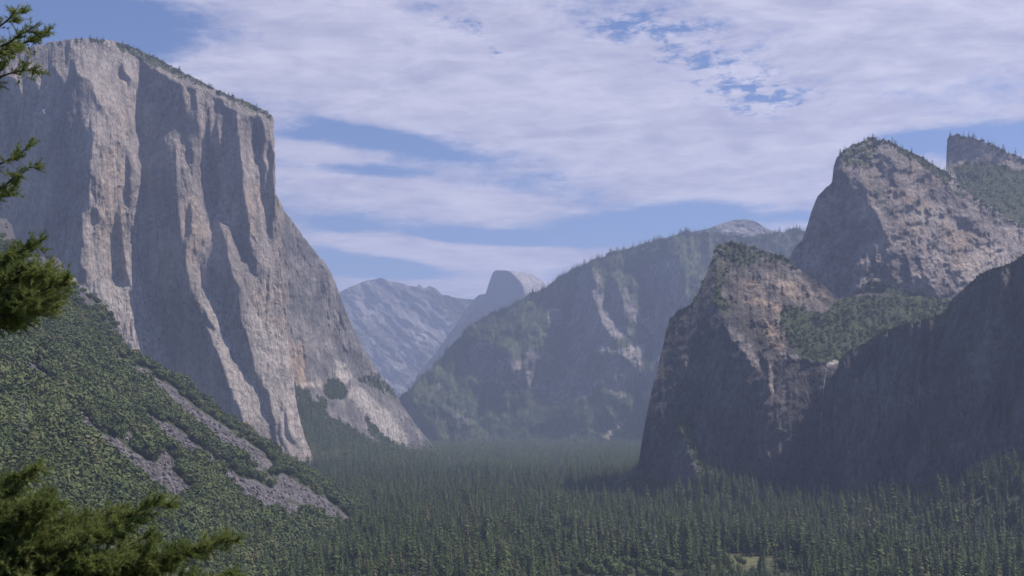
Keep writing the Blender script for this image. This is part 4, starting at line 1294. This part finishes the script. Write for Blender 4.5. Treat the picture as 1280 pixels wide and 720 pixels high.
scatter('brush', BP[~nb_], bs[~nb_], [b_[2] for b_ in BUSH], bt[~nb_], 'green oak brush covering the steep talus slope', 'brush', 3)
print('bushes', len(x))

# -- boulders in the chutes
x, y, D = TL.pts(60000, box=(0, 470, 430, 670), attr='chute', seed=12)
k = r.random(len(x)) < 0.75
x, y, D = x[k], y[k], D[k]
RP = world_pt(x, y, D)
rs = 0.6 + 3.4 * r.random(len(x)) ** 5
rt = r.uniform(0, 6.28, (len(x), 3))
scatter('rubble', RP, np.column_stack([rs, rs * r.uniform(.6, 1, len(x)), rs]), ROCK, r.integers(0, 4, len(x)), 'grey granite boulders spilled down the talus chutes', 'rubble', 4, rot=rt)
print('rocks', len(x))

# -- trees and brush on the mountains
def dress(lay, n, attr, meshes, smin, smax, name, label, cat, seed, poly=None, box=None, unit=1.0, sink=1.0):
    x, y, D = lay.pts(n, poly=poly, attr=attr, seed=seed, box=box)
    P_ = world_pt(x, y, D)
    P_[:, 2] -= sink
    rr = np.random.default_rng(seed)
    s_ = rr.uniform(smin, smax, len(x)) / unit
    k = visible(x, y - 3, D * 0.985, own=lay)
    P_, s_ = P_[k], s_[k]
    print(name, len(s_))
    return scatter(name, P_, s_, meshes, rr.integers(0, len(meshes), len(s_)), label, cat, seed)


dress(RD, 30000, 'veg', SMALLCON, 16, 38, 'forest', 'hazy conifers covering the long ridge that closes the valley', 'forest', 21, unit=36, box=(480, 1010, 280, 575))
dress(EA, 9000, 'veg', DW + SMALLBUSH, .6, 1.3, 'forest', 'trees on the green apron below the pale rockfall scar', 'forest', 22, box=(365, 545, 465, 580))
dress(LR, 14000, 'veg', SMALLBUSH + DW, .45, .95, 'brush', 'brush filling the hanging bowl above the waterfall', 'brush', 23, box=(745, 1185, 300, 648))
dress(MR, 9000, 'veg', SMALLBUSH + DW, .4, .9, 'brush', 'brush on the ledges and crest of the tall rosy peak', 'brush', 24)
dress(BK, 5000, 'veg', SMALLBUSH + DW, .4, .85, 'brush', 'brush on the slope under the blocky summit', 'brush', 25)
dress(NW, 3500, 'veg', SMALLBUSH + DW, .3, .7, 'brush', 'trees along the top of the near shaded wall', 'brush', 26)
dress(GW, 16000, 'veg', SMALLBUSH + DW, .35, .9, 'brush', 'scattered pines and brush on the rim of the great wall', 'brush', 27)

# crest trees that break the skylines
def crest(lay, x0, x1, n, smin, smax, meshes, name, label, seed, unit=1.0, jit=3.0):
    rr = np.random.default_rng(seed)
    x = rr.uniform(x0, x1, n)
    x = x[vnoise(x / 9, x * 0, seed) > -0.28]
    y = lay.skyat(x) + rr.uniform(0, jit, len(x))
    D = lay.samp(lay.D, x, y)
    P_ = world_pt(x, y, D)
    P_[:, 2] -= 1.5
    s_ = (smin + (smax - smin) * rr.random(len(x)) ** 1.6) / unit
    return scatter(name, P_, s_, meshes, rr.integers(0, len(meshes), len(x)), label, 'trees', seed)


crest(RD, 515, 1010, 900, 18, 42, SMALLCON, 'treeline', 'conifers standing along the crest of the forested ridge', 31, 36, 5)
crest(GW, 70, 341, 420, .35, .95, SMALLBUSH + DW, 'treeline', 'small trees along the skyline of the great wall', 32, 1.0, 5)
crest(MR, 1046, 1290, 200, .4, 1.2, SMALLBUSH + DW, 'treeline', 'small trees along the skyline of the rosy peak', 33, 1.0, 4)
crest(BK, 1186, 1290, 60, .5, 1.6, SMALLBUSH + DW, 'treeline', 'small trees on the blocky summit', 34, 1.0, 3)
crest(LR, 845, 1000, 150, .35, 1.1, SMALLBUSH + DW, 'treeline', 'small trees along the crest of the dark lower cliff', 35, 1.0, 4)
crest(NW, 1052, 1290, 130, .3, .9, SMALLBUSH + DW, 'treeline', 'small trees along the rim of the near shaded wall', 36, 1.0, 3)

# -- single plants the photograph picks out
def on(lay, x, y, sink=1.0):
    D = float(lay.samp(lay.D, np.array([x]), np.array([y]))[0])
    q = world_pt(np.array([float(x)]), np.array([float(y)]), np.array([D]))[0]
    q[2] -= sink
    return q
def on_ground(x, D):
    X_ = (x - CX) / F * D
    return np.array([X_, D, float(ground_z(np.array([X_]), np.array([D]))[0]) - .5])


plant('dead_tree', (('trunk', SNAG[0]),), on(TL, 28, 572), 2.1, 0.3, 'tall grey dead tree standing in the brush at the far left', 'dead tree')
plant('dead_tree', (('trunk', SNAG[1]),), on(TL, 136, 505), 1.2, 1.3, 'small grey dead tree above the middle boulder chute', 'dead tree')
plant('dead_tree', (('trunk', SNAG[1]),), on(TL, 321, 652), 1.3, 2.3, 'dark bare snag at the foot of the second boulder chute', 'dead tree')
lv, lf = trunk_geo(13, .55, .3, 6, 4, lean=0.12)
o = link(bpy.data.objects.new('dead_tree', tri_mesh('dead_tree', lv, lf, [M_SNAG])))
o.location = on(TL, 73, 493)
o.rotation_euler = (0, R(14), 0)
tag(o, 'bleached white broken trunk leaning above a boulder chute', 'dead tree')
for (x_, y_, s_, lab) in [(118, 523, 1.75, 'dark dense round oak at the head of the middle boulder chute'), (178, 600, 1.5, 'dark oak growing between two grey boulder chutes'), (392, 600, 1.5, 'bushy oak beside the right-hand end of the upper chute')]:
    plant('oak_tree', (('trunk', BUSH[2][0]), ('crown', BUSH[2][1])), on(TL, x_, y_), s_, .5, lab, 'tree')
for (x_, y_, h_, lab) in [(358, 668, 42, 'dark pointed conifer standing at the bottom of the boulder chutes'), (421, 620, 30, 'small conifer silhouetted above the talus crest near its toe'), (170, 640, 34, 'conifer in the brush below the purple-grey talus field')]:
    plant('conifer_tree', (('trunk', CON[2][0]), ('crown', CON[2][1])), on(TL, x_, y_), h_ / 36, 1.0, lab, 'tree')
rb = random.Random(3)
for i in range(120):
    x_ = rb.uniform(700, 990)
    D_b = rb.uniform(1360, 1480) if x_ < 868 else rb.choice((rb.uniform(1385, 1480), rb.uniform(1480, 1600)))
    q = on_ground(x_, D_b)
    k_ = rb.uniform(.55, 1.0) if x_ < 868 else rb.uniform(.3, .62)
    tm, cm = BROAD[i % 3]
    plant('broadleaf_tree', (('trunk', tm), ('crown', cm)), q, k_, rb.uniform(0, 6), ('tiny' if k_ < .38 else 'small' if k_ < .48 else 'medium') + ' light green broadleaf tree ' + ('behind' if D_b > 1530 else 'in front of') + ' the ' + ('left' if x_ < 925 else 'right') + ' end of the meadow' if x_ > 868 else
          ('small' if k_ < .68 else 'medium' if k_ < .85 else 'large') + ' light green broadleaf tree ' + ('in front of' if D_b < 1410 else 'just under') + ' the conifers ' + ('well left of the meadow' if x_ < 780 else 'beside the meadow'),
          'tree', 'broadleaf trees by the meadow' if x_ > 868 else 'broadleaf trees left of the meadow')

# -- waterfall
m_w, t, b = new_mat('falling_water')
b.inputs['Base Color'].default_value = (0.45, 0.47, 0.5, 1)
b.inputs['Roughness'].default_value = 0.5
fv, ff = [], []
n = 46
for j in range(n):
    q = j / (n - 1)
    yy = 457 + q * 95
    xx = 1036 - 11 * q ** 0.45 + .4 * math.sin(j * 1.3)
    D = float(LR.samp(LR.D, np.array([xx]), np.array([yy]))[0]) - 5 - 8 * q
    wdt = (0.25 + 0.35 * q) * (1 + .25 * math.sin(j * 2.1)) * (1 - .75 * q ** 2)
    c_ = world_pt(np.array([xx]), np.array([yy]), np.array([D]))[0]
    for a in range(6):
        fv.append((c_[0] + wdt * math.cos(a * 1.047), c_[1] + wdt * .7 * math.sin(a * 1.047), c_[2]))
for j in range(n - 1):
    for a in range(6):
        ff.append([j * 6 + a, j * 6 + (a + 1) % 6, (j + 1) * 6 + (a + 1) % 6, (j + 1) * 6 + a])
wf = link(bpy.data.objects.new('waterfall', tri_mesh('waterfall', fv, ff, [m_w], smooth=True)))
tag(wf, 'thin white waterfall dropping from the notch in the dark cliff', 'waterfall')

# ------------------------------------------------------------------ near pines at the left edge
M_NEAR, t, b = new_mat('near_needles')
g = t.n('ShaderNodeNewGeometry')
nn = t.noise(g.outputs['Position'], 3.0, 3, 0.6)
ncol = t.mix(t.ramp(nn, .35, .65), (0.14, 0.18, 0.048), (0.25, 0.29, 0.090))
t.l.new(ncol, b.inputs['Base Color'])
b.inputs['Roughness'].default_value = 0.5
tl_ = t.n('ShaderNodeBsdfTranslucent')
t.l.new(ncol, tl_.inputs['Color'])
ms_ = t.n('ShaderNodeMixShader')
ms_.inputs[0].default_value = 0.5
t.l.new(b.outputs[0], ms_.inputs[1])
t.l.new(tl_.outputs[0], ms_.inputs[2])
t.l.new(ms_.outputs[0], [n_ for n_ in t.t.nodes if n_.type == 'OUTPUT_MATERIAL'][0].inputs[0])
M_NEARBARK, t, b = new_mat('near_bark')
t.l.new(t.mix(t.noise(t.n('ShaderNodeNewGeometry').outputs['Position'], 9, 5), (0.035, 0.028, 0.024), (0.11, 0.09, 0.075)), b.inputs['Base Color'])


def tube(path, rad, seg=6):
    V, Fc = [], []
    path = [mathutils.Vector(p_) for p_ in path]
    for j, p_ in enumerate(path):
        d = (path[min(j + 1, len(path) - 1)] - path[max(j - 1, 0)]).normalized()
        a = d.orthogonal().normalized()
        b_ = d.cross(a)
        for i in range(seg):
            an = 6.283 * i / seg
            V.append(p_ + (a * math.cos(an) + b_ * math.sin(an)) * rad[j])
    for j in range(len(path) - 1):
        for i in range(seg):
            Fc.append([j * seg + i, j * seg + (i + 1) % seg, (j + 1) * seg + (i + 1) % seg, (j + 1) * seg + i])
    return V, Fc


def needles(a, b_, n, ln, rr, spread=0.9):
    """n needles round the twig a-b, as thin blades (numpy)"""
    a, b_ = np.array(a), np.array(b_)
    d = b_ - a
    L = np.linalg.norm(d) + 1e-9
    d = d / L
    q = rr.random(n)
    p_ = a + d * (q * L)[:, None]
    v = rr.normal(0, 1, (n, 3))
    v -= (v @ d)[:, None] * d
    v /= np.linalg.norm(v, axis=1)[:, None] + 1e-9
    v[:, 2] += 0.15
    dr = d + v * spread * rr.uniform(.6, 1.3, n)[:, None]
    dr /= np.linalg.norm(dr, axis=1)[:, None]
    tip = p_ + dr * (ln * rr.uniform(.7, 1.2, n))[:, None]
    side = np.cross(dr, rr.normal(0, 1, (n, 3)))
    side /= np.linalg.norm(side, axis=1)[:, None] + 1e-9
    wd = ln * 0.07
    return np.stack([p_ + side * wd, p_ - side * wd, tip], 1)


def bough(parent, start, end, seed, spread=0.55, twigs=16, ln=0.06, dens=1.0, sag=0.12, rad=0.03):
    """a limb from the trunk with side twigs, each clothed in needles"""
    rr = np.random.default_rng(seed)
    s_, e_ = np.array(start, float), np.array(end, float)
    L = np.linalg.norm(e_ - s_)
    d = (e_ - s_) / L
    N = 14
    tt = np.linspace(0, 1, N)
    path = s_ + (e_ - s_) * tt[:, None]
    path[:, 2] -= sag * L * np.sin(np.pi * tt) * .5
    wob = np.cumsum(rr.normal(0, .012 * L, (N, 3)), 0)
    path += wob * (tt * (1 - tt) * 3)[:, None]
    wv, wf_ = tube(path, rad * (1.05 - tt * .93))
    wood_v, wood_f = list(wv), list(wf_)
    T = []
    up = np.array([0, 0, 1.0])
    side = np.cross(d, up)
    side /= np.linalg.norm(side)
    for i in range(twigs):
        q = 0.12 + 0.88 * (i + rr.random()) / twigs
        k = q * (N - 1)
        j = min(int(k), N - 2)
        base = path[j] + (path[j + 1] - path[j]) * (k - j)
        sg = 1 if i % 2 else -1
        tl = spread * L * (1.12 - q) * rr.uniform(.6, 1.2) + .10
        dirv = d * rr.uniform(.5, 1.0) + side * sg * rr.uniform(.35, .95) + up * rr.uniform(-.25, .5)
        dirv /= np.linalg.norm(dirv)
        tip = base + dirv * tl + up * (-.1 * tl)
        v_, f_ = tube([base, (base + tip) / 2 + up * .03 * tl, tip], [rad * .28, rad * .18, rad * .08], 4)
        o0 = len(wood_v)
        wood_v += v_
        wood_f += [[a + o0 for a in ff_] for ff_ in f_]
        # twiglets
        nt = int(6 + tl * 30)
        for m_ in range(nt):
            f0 = rr.uniform(.05, 1)
            b0 = base + (tip - base) * f0
            dv = dirv * .8 + rr.normal(0, .55, 3) + up * .12
            dv /= np.linalg.norm(dv)
            sl_ = rr.uniform(.06, .17)
            T.append(needles(b0, b0 + dv * sl_, int(52 * dens), ln, rr))
        T.append(needles(base, tip, int(110 * dens * tl / .3), ln, rr))
    T.append(needles(path[-3], path[-1], int(90 * dens), ln, rr))
    tri = np.concatenate(T)
    V = tri.reshape(-1, 3)
    Fc = np.arange(len(V)).reshape(-1, 3)
    br = link(bpy.data.objects.new('branch', tri_mesh('branch', wood_v, wood_f, [M_NEARBARK], smooth=True)))
    br.parent = parent
    fo = link(bpy.data.objects.new('foliage', tri_mesh('foliage', V, Fc, [M_NEAR])))
    fo.parent = br
    return br


def pt(x, y, D):
    return ((x - CX) / F * D, D, (HY - y) / F * D)


def near_tree(label, tx, D, ztop, boughs, seed, ln, group=None, rbase=.22, dens=1.0):
    X0 = (tx - CX) / F * D
    zg = float(ground_z(np.array([X0]), np.array([D]))[0])
    root = link(bpy.data.objects.new('pine_tree', None))
    root.location = (0, 0, 0)
    n_ = 12
    path = [(X0 + .05 * math.sin(j * .8), D + .04 * math.cos(j), zg - .3 + (ztop - zg + .3) * j / (n_ - 1)) for j in range(n_)]
    v_, f_ = tube(path, [rbase * (1.12 - j / (n_ - 1)) + .012 for j in range(n_)], 12)
    tr = link(bpy.data.objects.new('trunk', tri_mesh('trunk', v_, f_, [M_NEARBARK], smooth=True)))
    tr.parent = root
    for i, (y0, x1, y1, dD, tw, sp) in enumerate(boughs):
        z0 = (HY - y0) / F * D
        bough(root, (X0, D, z0), pt(x1, y1, D + dD), seed * 100 + i, sp, tw, ln, dens)
    # limbs on the far and left sides, outside the frame, so the tree is whole
    rr = random.Random(seed)
    zz_ = zg + (ztop - zg) * .35
    while zz_ < ztop - .4:
        a = rr.uniform(R(100), R(260))
        L_ = (ztop - zz_) * .22 + .8
        bough(root, (X0, D, zz_), (X0 + L_ * math.cos(a), D + L_ * math.sin(a), zz_ + .1 * L_), seed * 777 + int(zz_ * 10), .35, 10, ln * 1.3, .25)
        zz_ += 1.1
    return tag(root, label, 'tree', group)


near_tree('tall pine whose upper boughs reach in at the left edge against the wall', -95, 15.0, 7.5,
          [(72, 58, 44, .3, 10, .16), (95, 50, 28, -.4, 9, .15), (60, 28, 10, .2, 9, .18), (110, 46, 84, .1, 9, .15), (100, 18, 62, .4, 9, .2),
           (250, 34, 186, .2, 8, .14), (262, 38, 208, -.3, 9, .14), (268, 16, 236, .1, 8, .16)], 3, .055, dens=.6)
near_tree('dense young pine with its tip below the rock outcrop at the left edge', -70, 14.0, 2.4,
          [(345, 46, 302, .1, 14, .22), (360, 30, 318, .5, 16, .3), (372, 78, 350, 0, 16, .26), (385, 55, 350, .6, 18, .34), (392, 86, 350, -.3, 14, .16), (400, 72, 372, .2, 18, .28), (405, 45, 380, -.4, 18, .34), (406, 62, 386, .4, 14, .26),
           (352, 40, 332, -.4, 14, .3), (398, 20, 360, 0, 18, .4), (380, 50, 348, .2, 18, .3), (390, 30, 372, .5, 18, .4), (365, 56, 334, 0, 14, .25),
           (640, 48, 582, .2, 15, .3), (650, 58, 615, -.3, 16, .34), (665, 30, 600, .4, 15, .36), (690, 205, 628, 0, 34, .26), (694, 150, 640, .5, 30, .30), (700, 120, 665, -.4, 28, .34), (672, 100, 645, .3, 24, .36), (678, 60, 630, -.5, 24, .45), (685, 150, 655, 0, 26, .4), (705, 190, 668, .6, 26, .34), (660, 45, 640, .5, 22, .5), (710, 90, 685, .5, 26, .45), (720, 150, 700, -.6, 28, .4), (750, 200, 715, .5, 28, .36), (700, 30, 665, 0, 20, .6), (770, 60, 722, .2, 24, .5),
           (735, 288, 676, .1, 36, .22), (745, 290, 712, -.4, 36, .24), (750, 235, 684, .4, 34, .28), (742, 180, 690, 0, 30, .32), (760, 240, 725, -.2, 34, .3), (730, 110, 700, .3, 28, .4), (715, 60, 690, 0, 26, .45), (765, 130, 730, .4, 28, .4)], 5, .05, dens=.72)

# ------------------------------------------------------------------ air
hv = [(x_, y_, z_) for z_ in (-230, 1750) for y_ in (-700, 17500) for x_ in (-9500, 9500)]
hf = [[0, 2, 3, 1], [4, 5, 7, 6], [0, 1, 5, 4], [2, 6, 7, 3], [0, 4, 6, 2], [1, 3, 7, 5]]
hm = bpy.data.materials.new('air')
hm.use_nodes = True
hm.node_tree.nodes.clear()
t = NT(hm.node_tree)
o_ = t.n('ShaderNodeOutputMaterial')
pv = t.n('ShaderNodeVolumePrincipled')
pv.inputs['Color'].default_value = (0.60, 0.71, 1.0, 1)
pv.inputs['Density'].default_value = 6.6e-5
pv.inputs['Anisotropy'].default_value = 0.2
t.l.new(pv.outputs[0], o_.inputs['Volume'])
hz = link(bpy.data.objects.new('haze', tri_mesh('haze', hv, hf, [hm])))
tag(hz, 'thin blue summer haze filling the whole valley', 'haze', None, 'stuff')
